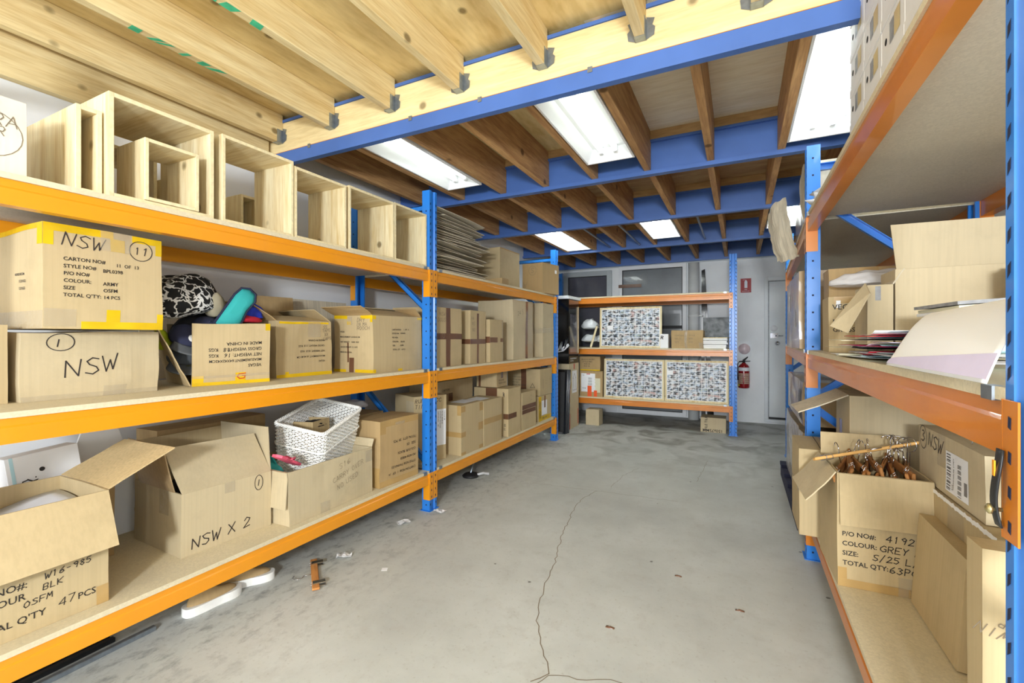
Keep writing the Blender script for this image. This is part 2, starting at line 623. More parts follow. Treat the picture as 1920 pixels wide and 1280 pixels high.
STROKES = {
    'A': '0,0 2,6 4,0|1,2 3,2', 'B': '0,0 0,6 3,6 4,5 3,3 0,3|3,3 4,1.5 3,0 0,0', 'C': '4,5 2,6 0,4 0,2 2,0 4,1',
    'D': '0,0 0,6 2,6 4,4 4,2 2,0 0,0', 'E': '4,6 0,6 0,0 4,0|0,3 3,3', 'F': '4,6 0,6 0,0|0,3 3,3', 'G': '4,5 2,6 0,4 0,2 2,0 4,1 4,3 2.5,3',
    'H': '0,0 0,6|4,0 4,6|0,3 4,3', 'I': '2,0 2,6', 'K': '0,0 0,6|4,6 0,2.6 4,0', 'L': '0,6 0,0 3.6,0', 'M': '0,0 0.4,6 2,2.5 3.6,6 4,0',
    'N': '0,0 .3,6 3.6,0 4,6', 'O': '2,6 .2,4.6 0,2 1.6,0 3.6,1 4,4 2,6', 'P': '0,0 0,6 3,6 4,4.6 3,3 0,3', 'Q': '2,6 0,4 0,2 2,0 4,2 4,4 2,6|2.5,1.5 4,-.4',
    'R': '0,0 0,6 3,6 4,4.6 3,3 0,3|1.6,3 4,0', 'S': '4,5.2 2.2,6 .3,5 1,3.4 3.4,2.4 3.8,1 2,0 0,.7', 'T': '0,6 4,6|2,6 2,0', 'U': '0,6 0,1.5 2,0 4,1.5 4,6',
    'V': '0,6 2,0 4,6', 'W': '0,6 1,0 2.2,4 3.2,0 4.6,6', 'X': '0,0 4,6|0,6 4,0', 'Y': '0,6 2,3 4,6|2,3 1.6,0', 'Z': '0,6 4,6 0,0 4,0',
    '0': '2,6 .3,4 .3,2 2,0 3.7,2 3.7,4 2,6', '1': '1,5 2,6 2,0', '2': '.2,4.6 1.6,6 3.6,5 3,3 0,0 4,.2', '3': '.3,5.4 2,6 3.6,4.8 1.6,3.2 3.8,1.8 2,0 0,.8',
    '4': '3,0 3,6 0,2 4,2', '5': '3.8,6 .6,6 .3,3.4 2.6,3.6 3.8,2 2,0 0,.6', '6': '3.2,6 .6,3 .4,1 2,0 3.7,1.4 2.4,3 .6,2', '7': '0,6 4,6 1.4,0',
    '8': '2,3.2 .4,4.6 2,6 3.6,4.6 2,3.2 .2,1.4 2,0 3.8,1.4 2,3.2', '9': '3.6,4.4 2,3 .4,4.6 2,6 3.6,4.8 2.8,0', '/': '0,-1 3.4,6.6', '-': '.4,3 3.2,3', '.': '1,0 1.4,.3', '!': '2,6 2,1.8|2,.2 2,0',
    ':': '1,1 1.2,1.4|1,4 1.2,4.4', '(': '3,7 1,5 1,1 3,-1'}


def stroke_lines(s, size, slant=.15):
    """pen strokes for handwriting: list of polylines in the x, y plane"""
    out, x = [], 0.
    u = size / 6
    jr = random.Random(s)
    for ch in s.upper():
        if ch in STROKES:
            for part in STROKES[ch].split('|'):
                pl = []
                for p in part.split():
                    a, b = map(float, p.split(','))
                    a += jr.uniform(-.25, .25)
                    b += jr.uniform(-.25, .25)
                    pl.append((x + (a + b * slant) * u, b * u))
                out.append(pl)
        x += 5.6 * u if ch != ' ' else 4.0 * u
    return out


def ribbon(mb, pl, w, put):
    """flat pen stroke along polyline pl (2-D), placed by put(x, y)"""
    for (x0, y0), (x1, y1) in zip(pl, pl[1:]):
        dx, dy = x1 - x0, y1 - y0
        l = math.hypot(dx, dy) or 1
        nx, ny = -dy / l * w / 2, dx / l * w / 2
        ex, ey = dx / l * w * .35, dy / l * w * .35
        mb.poly([put(x0 - nx - ex, y0 - ny - ey), put(x1 - nx + ex, y1 - ny + ey), put(x1 + nx + ex, y1 + ny + ey), put(x0 + nx - ex, y0 + ny - ey)])


def arc(cx, cy, rx, ry, a0=0, a1=360, n=24):
    return [(cx + rx * math.cos(R(a0 + (a1 - a0) * i / n)), cy + ry * math.sin(R(a0 + (a1 - a0) * i / n))) for i in range(n + 1)]


class Face:
    """a flat drawing surface: origin, unit axes u, v and outward normal; warp follows dented panels"""
    def __init__(self, o, u, v, w, h, warp=None):
        self.o, self.u, self.v, self.w, self.h = Vector(o), Vector(u), Vector(v), w, h
        self.n = self.u.cross(self.v).normalized()
        self.warp = warp or (lambda p: p)

    def at(self, x, y, off=.0008):
        p = self.warp(self.o + self.u * x + self.v * y)
        return p + self.n * off

    def patch(self, mb, x0, y0, x1, y1, off=.001, n=6):
        m = max(2, n)
        g = [[mb.bm.verts.new(self.at(x0 + (x1 - x0) * i / m, y0 + (y1 - y0) * j / m, off)) for j in range(m + 1)] for i in range(m + 1)]
        for i in range(m):
            for j in range(m):
                f = mb.bm.faces.new((g[i][j], g[i + 1][j], g[i + 1][j + 1], g[i][j + 1]))
                f.material_index = mb.mi

    def text(self, mb, items, off=.0016, flip=False, rot=0., bold=0.):
        """items: (string, x, y, size) with x, y the start of the baseline"""
        for s, x, y, size in items:
            vs_, fs = text_mesh(s, size, bold)
            ca, sa = math.cos(R(rot)), math.sin(R(rot))
            q = -1 if flip else 1
            bv = [mb.bm.verts.new(self.at(x + q * (v.x * ca - v.y * sa), y + q * (v.x * sa + v.y * ca), off)) for v in vs_]
            for f in fs:
                try:
                    ff = mb.bm.faces.new([bv[i] for i in f])
                    ff.material_index = mb.mi
                except ValueError:
                    pass

    def write(self, mb, s, x, y, size, pen=.004, rot=0., off=.0016, flip=False):
        ca, sa = math.cos(R(rot)), math.sin(R(rot))
        q = -1 if flip else 1
        for pl in stroke_lines(s, size):
            ribbon(mb, pl, pen, lambda a, b: self.at(x + q * (a * ca - b * sa), y + q * (a * sa + b * ca), off))

    def line(self, mb, pl, pen=.004, off=.0016):
        ribbon(mb, pl, pen, lambda a, b: self.at(a, b, off))


# ------------------------------------------------------------------ cartons
class Carton:
    def __init__(self, label, corner, w, d, h, rz=90., open_top=False, mat='card', crush=.004, name='cardboard_carton',
                 cat='box', group=None, skip=(), thick=.006, tilt=None, seam=True):
        a = R(rz)
        c = Vector((corner[0], corner[1], corner[2])) + Vector((w / 2 * math.cos(a) - d / 2 * math.sin(a), w / 2 * math.sin(a) + d / 2 * math.cos(a), 0))
        self.root = thing(name, label, cat, c, rz, group)
        if tilt:
            self.root.rotation_euler = (R(tilt[0]), R(tilt[1]), R(rz))
        self.w, self.d, self.h, self.mat = w, d, h, mat
        sd = Vector((rnd.uniform(0, 50), rnd.uniform(0, 50), rnd.uniform(0, 50)))

        def warp(p):
            q = Vector(p)
            n1 = nvec(q * 3.2 + sd)
            n2 = nvec(q * 11 + sd)
            k = crush
            t = min(1, max(0, q.z) / .06)
            dv = n1 * k * 1.5 + n2 * k * .35
            return Vector((q.x + dv.x * (.35 + .65 * t), q.y + dv.y * (.35 + .65 * t), q.z + dv.z * t * .7))
        self.warp = warp
        mb = MB()
        n = 8
        X, Y = w / 2, d / 2
        sides = {'front': ((-X, -Y, 0), (1, 0, 0), w), 'right': ((X, -Y, 0), (0, 1, 0), d), 'back': ((X, Y, 0), (-1, 0, 0), w), 'left': ((-X, Y, 0), (0, -1, 0), d)}
        self.faces = {k: Face(o, u, (0, 0, 1), l, h, warp) for k, (o, u, l) in sides.items()}
        self.faces['top'] = Face((-X, -Y, h), (1, 0, 0), (0, 1, 0), w, d, warp)
        if not open_top:
            vs_ = mb.box((-X, -Y, 0), (X, Y, h), cuts=n - 1)
            for v in vs_:
                v.co = warp(v.co)
            if seam and min(w, d) > .1:
                mb.mi = 1
                tf = self.faces['top']
                if w >= d:
                    tf.patch(mb, 0, d / 2 - .0015, w, d / 2 + .0015, .0006)
                else:
                    tf.patch(mb, w / 2 - .0015, 0, w / 2 + .0015, d, .0006)
        else:
            fs = []

            def panel(o, u, v, nu, nv):
                o, u, v = Vector(o), Vector(u), Vector(v)
                g = [[mb.bm.verts.new(warp(o + u * i / nu + v * j / nv)) for j in range(nv + 1)] for i in range(nu + 1)]
                for i in range(nu):
                    for j in range(nv):
                        fs.append(mb.bm.faces.new((g[i][j], g[i + 1][j], g[i + 1][j + 1], g[i][j + 1])))
            for k, (o, u, l) in sides.items():
                if k not in skip:
                    panel(o, Vector(u) * l, (0, 0, h), n, n)
            panel((-X, Y, 0), (w, 0, 0), (0, -d, 0), n, n)
            bmesh.ops.remove_doubles(mb.bm, verts=mb.bm.verts[:], dist=.0005)
            mb.bm.normal_update()
            bmesh.ops.recalc_face_normals(mb.bm, faces=mb.bm.faces[:])
            r = bmesh.ops.solidify(mb.bm, geom=fs, thickness=thick)
        self.body = mb.build('carton_body', [mat, 'hole_black'], self.root)

    def flap(self, side, ang, length=None, mat=None, inset=.003, skew=0., bend=0., off=0.):
        """ang from straight up (0): outwards positive, 180 hangs down the outside, negative folds inwards"""
        f = self.faces[side]
        L = length or self.d / 2
        u, n = f.u, f.n
        out = n * math.sin(R(ang)) + Vector((0, 0, 1)) * math.cos(R(ang))
        nn = u.cross(out).normalized()
        h0 = f.o + Vector((0, 0, self.h)) + n * (.002 + off)
        mb = MB()
        sd = rnd.uniform(0, 90)

        def fn(a, b):
            x = inset + (f.w - 2 * inset) * a
            p = h0 + u * (x + skew * b) + out * (L * b * (1 - .03 * a))
            p = p + nn * (bend * math.sin(b * 1.6) * L + .004 * noise.noise(Vector((a * 3 + sd, b * 3, 0))) * b)
            return self.warp(p) if b == 0 else p
        mb.surf(fn, 8, 5, .005, smooth=False)
        return mb.build('flap', mat or self.mat, self.root)

    def tape(self, side, x0, y0, x1, y1, mat='tape_tan', name='tape_strip', off=.0009):
        """fractions of the panel"""
        f = self.faces[side]
        mb = MB()
        f.patch(mb, x0 * f.w, y0 * f.h, x1 * f.w, y1 * f.h, off, 8)
        return mb.build(name, mat, self.root, fix=False)

    def print(self, side, items, mat='ink', flip=False, rot=0., name='printed_lettering', bold=0.):
        """items: (string, x fraction, y fraction, size)"""
        f = self.faces[side]
        mb = MB()
        f.text(mb, [(s, x * f.w, y * f.h, z) for s, x, y, z in items], flip=flip, rot=rot, bold=bold)
        return mb.build(name, mat, self.root, fix=False)

    def hand(self, side, items, mat='pen', pen=.004, rot=0., rings=(), flip=False):
        f = self.faces[side]
        mb = MB()
        for s, x, y, z in items:
            f.write(mb, s, x * f.w, y * f.h, z, pen, rot, flip=flip)
        for x, y, rx, ry in rings:
            f.line(mb, arc(x * f.w, y * f.h, rx, ry), pen * .8)
        return mb.build('handwritten_lettering', mat, self.root, fix=False)

    def label(self, side, x0, y0, x1, y1, mat='paper', off=.0012, name='paper_label'):
        return self.tape(side, x0, y0, x1, y1, mat, name, off)

# ------------------------------------------------------------------ room shell
XL, XR, YB, YF = -3.0, 1.32, 7.85, -2.6
CEIL = 2.84


def struct(name, mb, mats, parent=None):
    o = mb.build(name, mats, parent)
    o['kind'] = 'structure'
    return o


mb = MB()
mb.box((XL - .2, YF, -.12), (XR + .2, YB + .2, 0))
floor = struct('floor', mb, 'concrete')
mb = MB()
mb.box((XL - .12, YF, 0), (XL, YB + .12, 3.0))
struct('wall_left', mb, 'wall_white')
mb = MB()
mb.box((XR, YF, 0), (XR + .12, YB + .12, 3.0))
struct('wall_right', mb, 'wall_white')
mb = MB()
mb.box((XL, YB, 0), (XR, YB + .12, 2.52))
struct('wall_back', mb, 'wall_back')
mb = MB()
mb.box((XL, YF, CEIL), (XR, 2.14, CEIL + .03))
struct('ceiling', mb, 'deck_ply')
mb = MB()
mb.box((XL, 2.14, CEIL), (-.68, 3.62, CEIL + .03))
struct('ceiling_middle', mb, 'deck_ply')
mb = MB()
mb.box((-.68, 2.14, CEIL), (XR, 3.62, CEIL + .03))
struct('ceiling_right', mb, 'pale_ply')
mb = MB()
mb.box((XL, 3.62, CEIL), (XR, YB + .1, CEIL + .03))
struct('ceiling_rear', mb, 'old_ply')
mb = MB()
mb.box((XL, YB - .03, 2.50), (XR, YB + .02, 2.56))
struct('trim_1', mb, 'frame_grey')
mb = MB()
mb.box((XL, YB - .012, 0), (-1.9, YB, .10))
struct('baseboard_back', mb, 'frame_white')

# floor cracks: hairline grooves in the slab, part of the floor
mb = MB()


def crack(pts, w):
    rr = random.Random(len(pts) * 7 + 3)
    out = []
    for (x0, y0), (x1, y1) in zip(pts, pts[1:]):
        n = max(2, int(math.hypot(x1 - x0, y1 - y0) / .035))
        for i in range(n):
            t = i / n
            out.append((x0 + (x1 - x0) * t + rr.uniform(-.008, .008), y0 + (y1 - y0) * t + rr.uniform(-.008, .008)))
    out.append(pts[-1])
    ribbon(mb, out, w, lambda a, b: Vector((a, b, .0006)))


crack([(-.70, 1.57), (-.656, 1.631), (-.834, 1.91), (-.896, 2.12), (-.949, 2.424), (-1.05, 2.846), (-1.11, 3.2), (-1.141, 3.523), (-1.079, 3.767)], .0042)
crack([(-.72, 1.5), (-.656, 1.631), (-.52, 1.67), (-.43, 1.715), (-.25, 1.70)], .0035)
crack([(-1.649, 3.719), (-1.3, 3.74), (-1.079, 3.767), (-.443, 3.806)], .003)
crack([(-1.0, 3.9), (-.98, 4.3), (-.9, 4.6)], .0025)
crack([(-.35, 4.4), (-.30, 5.2)], .003)
struct('crack_line', mb, 'pencil', floor)

# ------------------------------------------------------------------ blue steel floor beams
BEAM_Y = [2.15, 3.53, 4.92, 6.38, 7.80]


def steel_beam(i, y, label, lip=.028, x0=XL + .005, x1=XR - .005):
    zb = 2.497 if i == 0 else 2.516
    t = thing('steel_floor_beam', label, 'beam', ((x0 + x1) / 2, y, zb), 0, 'blue steel beams under the timber deck')
    l = (x1 - x0) / 2
    zt = .308 if i == 0 else .258
    mb = MB()
    front = .040 if i == 0 else .032
    k = .083 if i == 0 else .029
    prof = [(0, 0), (0, zt), (-front, zt), (-front, zt - .018), (-.006, zt - .018), (-.006, .006), (-front + .005, .006), (-front + .005, k), (-front, k + .001), (-front, 0)]
    mb.extrude(prof, 0, -l, l)
    if i:
        mb.box((-l, 0, 0), (l, .024, .029))
    mb.build('beam_channel', 'navy', t)
    if i > 0:
        mb = MB()
        mb.box((-l, -.03, zt + .001), (l, .045, CEIL - zb - .001))
        mb.build('timber_packer', 'old_ply', t)
    if i == 0:
        mb = MB()
        mb.box((-l, -.0345, .0875), (l, -.0075, .289), bevel=.002)
        g = mb.build('ledger_board', 'pine_x', t)
        mb = MB()
        mb.box((-l, -front - .0005, .0845), (l, -.035, .087))
        mb.build('orange_strip', 'orange_dull', t)  # thin orange line along the step of the near beam
        for x in (-1.73, -.88, -.41, .20):
            mb = MB()
            mb.box((x - .012, -front - .004, .066), (x + .012, -front - .001, .093))
            mb.build('steel_clip', 'steel', t)
    return t


for i, (y, lb) in enumerate(zip(BEAM_Y, [
        'blue steel beam nearest the camera, with a pale pine ledger board bolted along its face',
        'second blue steel beam from the camera, behind the nearest ceiling lights',
        'third blue steel beam from the camera, in the middle of the brown ceiling',
        'fourth blue steel beam from the camera, just behind the small ceiling lights',
        'last dark blue steel beam, lying on top of the far back wall'])):
    steel_beam(i, y, lb)


# ------------------------------------------------------------------ joists
def joist(label, x, y0, y1, z0, mat, group, w=.045, hanger=False, paint=None):
    t = thing('timber_joist', label, 'joist', (x, (y0 + y1) / 2, z0), 0, group)
    l = (y1 - y0) / 2
    mb = MB()
    mb.box((-w / 2, -l, 0), (w / 2, l, CEIL - z0 - .001), bevel=.002)
    mb.build('joist_timber', mat, t)
    if hanger:
        mb = MB()
        k = w / 2 + .0015
        mb.box((-k, l - .045, -.002), (k, l, -.0005))
        for s in (-1, 1):
            mb.box((s * k - .001, l - .045, -.002), (s * k + .001, l, .085))
            mb.slab([(s * k, l - .0025, 0), (s * (k + .034), l - .0025, .015), (s * (k + .038), l - .0025, .05), (s * (k + .026), l - .0025, .062), (s * (k + .036), l - .0025, .09), (s * k, l - .0025, .1)], .0018, (0, 1, 0))
        mb.build('joist_hanger', 'steel', t)
    if paint:
        mb = MB()
        for (a, b, c, d) in paint:
            mb.slab([(-w / 2 + .002, a, -.0006), (w / 2 - .004, b, -.0006), (w / 2 - .004, c, -.0006), (-w / 2 + .002, d, -.0006)], .0005, (0, 0, -1))
        mb.build('paint_marking', 'green_spray', t)
    return t


NEWX = [-2.86, -2.36, -1.86, -1.376, -.882, -.402, .062, .54, 1.02]
for i, x in enumerate(NEWX):
    lb = '%s pale new pine joist from the left wall in the near ceiling bay' % ORD[i]
    pm = None
    if i == 2:
        lb = 'pale pine joist in the near ceiling bay with short green spray dashes'
        pm = [(1.05, 1.03, 1.09, 1.10), (1.11, 1.12, 1.18, 1.16), (1.24, 1.23, 1.28, 1.29)]
    if i == 1:
        lb = 'pale pine joist in the near ceiling bay with curved green spray marks along its underside'
        pm = [(1.02, 1.02, 1.06, 1.06), (1.09, 1.12, 1.15, 1.11), (1.12, 1.17, 1.19, 1.14), (1.22, 1.24, 1.26, 1.24), (1.30, 1.31, 1.35, 1.33), (1.34, 1.39, 1.43, 1.37)]
    if pm:
        pm = [tuple(v - .0 for v in q) for q in pm]
    y0, y1 = -2.45, 2.1135
    if pm:
        m = (y0 + y1) / 2
        pm = [tuple(v - m for v in q) for q in pm]
    joist(lb, x, y0, y1, 2.645, 'pine', 'new pine joists in the near ceiling bay', .045, True, pm)
OLDX = [-2.66, -2.265, -1.848, -1.437, -1.028, -.612, -.184, .239, .66, 1.08]
for b in range(4):
    for i, x in enumerate(OLDX):
        if i == 9 or (b == 0 and i == 8):
            continue
        where = ['between the two nearest blue beams', 'between the second and third blue beams', 'between the third and fourth blue beams', 'in the bay against the far wall'][b]
        lb = '%s brown timber joist from the left wall, %s' % (ORD[i], where)
        y0 = BEAM_Y[b] + .003
        y1 = BEAM_Y[b + 1] - .009
        joist(lb, x + .004 * ((i * 7 + b * 3) % 5 - 2), y0, y1, 2.5465, 'old_timber', 'old brown ceiling joists ' + where, .045)

mb = MB()
mb.box((-.024, -2.27, 0), (.024, 2.27, .24), bevel=.002)
o = mb.build('wall_ledger', 'pine')
o.location = (XL + .0245, -.18, 2.475)
tag(o, 'pale pine ledger fixed along the top of the left wall, below the first joist', 'ledger')


# ------------------------------------------------------------------ ceiling lights
def troffer(label, x, y0, y1, w=.30, mat='tube', tubes=2, z=2.546):
    t = thing('fluorescent_ceiling_light', label, 'ceiling light', (x, (y0 + y1) / 2, z), 0, 'fluorescent lights between the ceiling joists')
    l, k = (y1 - y0) / 2, w / 2
    mb = MB()
    # pressed tray: rim, sloping sides, flat back
    def ring(a, b, c):
        return [(-a, -b, c), (a, -b, c), (a, b, c), (-a, b, c)]
    rs = [ring(k, l, .13), ring(k, l, 0), ring(k - .012, l - .012, 0), ring(k - .055, l - .05, .085)]
    vs_ = [[mb.bm.verts.new(p) for p in r] for r in rs]
    for a, b in zip(vs_, vs_[1:]):
        for i in range(4):
            mb.bm.faces.new((a[i], a[(i + 1) % 4], b[(i + 1) % 4], b[i]))
    mb.bm.faces.new(vs_[-1])
    mb.bm.faces.new(vs_[0][::-1])
    mb.build('light_tray', 'tray', t)
    for i in range(tubes):
        xx = (i - (tubes - 1) / 2) * .10
        mb = MB()
        mb.tube([(xx, -l + .085, .055), (xx, l - .085, .055)], .0135, 10)
        tb = mb.build('fluorescent_tube', mat, t)
        for s in (-1, 1):
            mb = MB()
            mb.box((xx - .014, s * (l - .066) - .018, .035), (xx + .014, s * (l - .066) + .018, .084), bevel=.003)
            mb.build('lamp_holder', 'tray', t)
    return t


troffer('white ceiling light with a lit tube, right of the near pale ply panels', .45, 2.22, 3.40, .36)
troffer('white ceiling light tray between brown joists, left of the two pale ply panels', -.82, 2.22, 3.20, .34, 'tube_soft')
troffer('narrow-looking white ceiling light in the brown bay above the stacked plywood crates', -2.055, 2.22, 3.22, .33, 'tube_soft')
troffer('long lit ceiling light above the far end of the left rack', -2.06, 4.99, 6.27, .36, 'tube_far')
troffer('small white ceiling light in the middle of the third bay', -.82, 5.0, 5.98, .34, 'tube_far')
troffer('far white ceiling light beside the cardboard leaning from the right rack', .445, 5.0, 5.98, .36, 'tube_far')
troffer('added unseen fill light between pale pine joists, left of the aisle', -1.62, -1.0, .25, .36, 'tube', 2, 2.66)  # out-of-view fixture added to brighten the near bay
troffer('added unseen fill light between pale pine joists, over the aisle', -.17, -1.0, .25, .36, 'tube', 2, 2.66)  # second added fixture out of view, lighting the near right side
# bare conduits clipped between joists
for x, y0, y1, lb in ((-1.63, 5.0, 6.3, 'thin grey conduit beside the long lit ceiling light'), (-1.22, 5.0, 6.3, 'thin grey conduit in the middle of the third ceiling bay'),
                      (-.40, 5.0, 6.3, 'thin grey conduit right of the small white ceiling light')):
    mb = MB()
    mb.tube([(x, 4.925, 2.565), (x, 6.32, 2.565)], .012, 8)
    tag(recenter(mb.build('electrical_conduit', 'steel')), lb, 'conduit', 'conduits in the third ceiling bay')


# ------------------------------------------------------------------ pallet racks
PW, PD = .09, .068


def upright_mesh(h, name, parent, mat='blue', pitch=.05):
    """front at y=0 facing -y; pressed profile with a central groove and punched slots"""
    mb = MB()
    a = PW / 2
    prof = [(-a, .0), (-.022, .0), (-.016, .012), (.016, .012), (.022, .0), (a, .0), (a, PD), (a - .012, PD), (a - .012, .003 + .012), (-a + .012, .003 + .012), (-a + .012, PD), (-a, PD)]
    mb.extrude(prof, 2, 0.004, h)
    mb.mi = 1
    n = int((h - .06) / pitch)
    for i in range(n):
        z = .04 + i * pitch
        for s in (-1, 1):
            x = s * .034
            mb.slab([(x - .005, -.0003, z + .004 * s), (x + .004, -.0003, z - .004 * s), (x + .005, -.0003, z + .016 - .004 * s), (x - .004, -.0003, z + .018 + .004 * s)], .0004, (0, -1, 0))
            if i % 2 == 0:
                mb.slab([(s * (a + .0003), .026, z), (s * (a + .0003), .036, z), (s * (a + .0003), .036, z + .010), (s * (a + .0003), .026, z + .010)], .0004, (s, 0, 0))
    o = mb.build(name, [mat, 'hole'], parent)
    mb = MB()
    mb.box((-a - .012, -.012, 0), (a + .012, PD + .012, .004))
    mb.build('foot_plate', mat, o)
    return o


def rack(label, origin, rz, frames, levels, depth, h, bay_boards, blue='blue', orange='orange', tops=None, lower_skip=()):
    """frames: list of (x, y) front positions in rack space; levels: beam tops per bay"""
    t = thing('pallet_rack', label, 'rack', origin, rz)
    bh = .082
    for (fx, fy) in frames:
        for back in (0, 1):
            u = upright_mesh(h, 'upright', t, blue)
            u.location = (fx, fy, 0) if not back else (fx, fy + depth, 0)
            if back:
                u.rotation_euler = (0, 0, math.pi)
        # bracing between front and back upright
        mb = MB()
        zs = [.12, .85, 1.62, h - .12]
        y0, y1 = fy + PD * .6, fy + depth - PD * .6
        segs = [((y0, .14), (y1, .14)), ((y1, .16), (y0, .84)), ((y0, .90), (y1, 1.62)), ((y1, 1.66), (y0, h - .16)), ((y0, h - .1), (y1, h - .1))]
        segs = [((a + fy, b), (c + fy, d)) for (a, b), (c, d) in BRACES[label]] if label in BRACES else segs
        for (ya, za), (yb, zb) in segs:
            p, q = Vector((fx, ya, za)), Vector((fx, yb, zb))
            d = (q - p).normalized()
            n = Vector((1, 0, 0)).cross(d)
            for k, (off, th) in enumerate(((-.02, .004), (.016, .004))):
                mb.slab([p + n * off + Vector((-.014, 0, 0)), q + n * off + Vector((-.014, 0, 0)), q + n * off + Vector((.014, 0, 0)), p + n * off + Vector((.014, 0, 0))], th, n)
            mb.slab([p - n * .02 + Vector((-.014, 0, 0)), q - n * .02 + Vector((-.014, 0, 0)), q + n * .02 + Vector((-.014, 0, 0)), p + n * .02 + Vector((-.014, 0, 0))], .004, (1, 0, 0))
        mb.build('diagonal_brace', blue, t)
    for b, (f0, f1) in enumerate(zip(frames, frames[1:])):
        dx, dy = f1[0] - f0[0], f1[1] - f0[1]
        L = math.hypot(dx, dy) - PW
        ang = math.atan2(dy, dx)
        mx = Matrix.Translation(((f0[0] + f1[0]) / 2, (f0[1] + f1[1]) / 2, 0)) @ Matrix.Rotation(ang, 4, 'Z')
        for z in levels[b]:
            for back in (0, 1):
                mb = MB()
                l = L / 2
                if not back:
                    y0, s = .004, 1
                else:
                    y0, s = depth - .004, -1
                prof = [(y0, z - bh), (y0, z - .03), (y0 + s * .004, z - .024), (y0 + s * .004, z), (y0 + s * .045, z), (y0 + s * .045, z - bh)]
                mb.extrude(prof, 0, -l - .0005, l + .0005)
                o = mb.build('rack_beam', orange, t)
                o.matrix_local = mx
                for e in (-1, 1):
                    mc = MB()
                    xx = e * (l + .0005)
                    pf = depth + .0015 if back else -.0035
                    sg = -1 if not back else 1
                    mc.box((xx, min(pf, pf + .003), z - .20), (xx + e * .042, max(pf, pf + .003), z + .004), bevel=.0008)
                    mc.box((xx - e * .004, (0 if not back else depth - .055) - (.0035 if not back else -.0035), z - .20), (xx - e * .0005, (.055 if not back else depth) + .0, z + .004))
                    mc.mi = 1
                    for j in range(4):
                        zz = z - .185 + j * .05
                        yy = pf - .0004 if not back else pf + .0034
                        mc.slab([(xx + e * .016, yy, zz), (xx + e * .024, yy, zz - .003), (xx + e * .025, yy, zz + .014), (xx + e * .017, yy, zz + .016)], .0004, (0, -1 if not back else 1, 0))
                    mc.build('end_connector', [orange, 'hole'], o)
            if bay_boards[b]:
                mb = MB()
                th = .02
                mb.box((-L / 2 + .002, .0, z + .0005), (L / 2 - .002, depth, z + th))
                mb.mi = 1
                mb.box((-L / 2 + .002, .05, z - .003), (L / 2 - .002, depth - .05, z + .0004))
                o = mb.build('shelf_board', ['board', 'board_under'], t)
                o.matrix_local = mx
                for x in (-L / 2 + .05, L / 2 - .05):
                    mc = MB()
                    mc.box((x - .018, -.0035, z - .002), (x + .018, .012, z + .0203))
                    g = mc.build('board_clip', 'steel', o)
    return t


LX, LD = -2.07, .80
RX, RD = .35, .80
BRACES = {}
LLAB = 'long blue and orange pallet rack along the left wall holding cartons on three shelves'
BRACES[LLAB] = [((.04, .245), (.76, .245)), ((.05, .34), (.74, .93)), ((.74, .98), (.05, 1.44)), ((.05, 1.50), (.74, 2.09)), ((.04, 2.28), (.76, 2.28))]
left_rack = rack(LLAB, (LX, 0, 0), 90, [(.205, 0), (2.805, 0), (5.40, 0)], [[.283, 1.043, 1.802]] * 2, LD, 2.40, [True, True])
RLAB = 'blue and orange pallet rack along the right side with white shoe cartons on top'
BRACES[RLAB] = [((.04, .15), (.76, .15)), ((.76, .32), (.05, .88)), ((.05, .95), (.74, 1.49)), ((.74, 1.53), (.05, 2.12)), ((.04, 2.3), (.76, 2.3))]
right_rack = rack(RLAB, (RX, 3.205, 0), -90, [(-2.595, .10), (0, 0), (2.325, 0)], [[1.205, 2.0], [.283, 1.205, 2.0]], RD, 2.42, [True, True], orange='orange_dull')
BLAB = 'blue and orange pallet rack standing across the far wall, holding framed photo boards'
back_rack = rack(BLAB, (-.08, 6.655, 0), 0, [(-2.70, 0), (0, 0)], [[.385, 1.125, 1.885]], LD, 2.40, [True], orange='orange_dull')

# locking strap with a bolt hanging on the near connector of the right rack
mb = MB()


def strap(u, v):
    s = .005 * math.sin(u * 5.6)
    return Vector((2.282 + s + (v - .5) * .019, -.0075 - .007 * math.sin(u * 3.1), 1.135 - u * .115))


mb.surf(strap, 14, 3, .0022, smooth=True)
st = mb.build('locking_strap', 'black_metal', right_rack)
mb = MB()
mb.box((2.279, -.0145, 1.095), (2.285, -.0125, 1.118))
mb.build('strap_slot', 'orange', st)
mb = MB()
mb.lathe([(.0001, -.004), (.004, -.003), (.0075, 0), (.0075, .003), (.003, .004), (.003, .026), (.0001, .0265)], seg=14)
bt = mb.build('strap_bolt', 'brass', st)
bt.rotation_euler = (R(-90), 0, 0)
bt.location = (2.280, -.019, 1.045)

# ================================================================== LEFT RACK, top shelf
TB, TM, TT = .3035, 1.0635, 1.8225     # standing heights on the three boards


def crate(label, corner, w, h, d, t=.016, rz=90, group=None, back=False, mat='crate_ply'):
    a = R(rz)
    c = Vector(corner) + Vector((w / 2 * math.cos(a) - d / 2 * math.sin(a), w / 2 * math.sin(a) + d / 2 * math.cos(a), 0))
    r = thing('plywood_crate', label, 'crate', c, rz, group)
    X, Y = w / 2, d / 2
    parts = [('side_panel', (-X, -Y, 0), (-X + t, Y, h), mat), ('side_panel', (X - t, -Y, 0), (X, Y, h), mat),
             ('top_panel', (-X + t, -Y, h - t), (X - t, Y, h), 'crate_ply_h'), ('bottom_panel', (-X + t, -Y, 0), (X - t, Y, t), 'crate_ply_h')]
    if back:
        parts.append(('back_panel', (-X + t, Y - .006, t), (X - t, Y, h - t), mat))
    for nm, p, q, m in parts:
        mb = MB()
        mb.box(p, q, bevel=.0012)
        o = mb.build(nm, [m, 'ply_edge'], r)
        for f in o.data.polygons:          # sawn ply edge on the open face
            if f.normal.y < -.9:
                f.material_index = 1
    return r


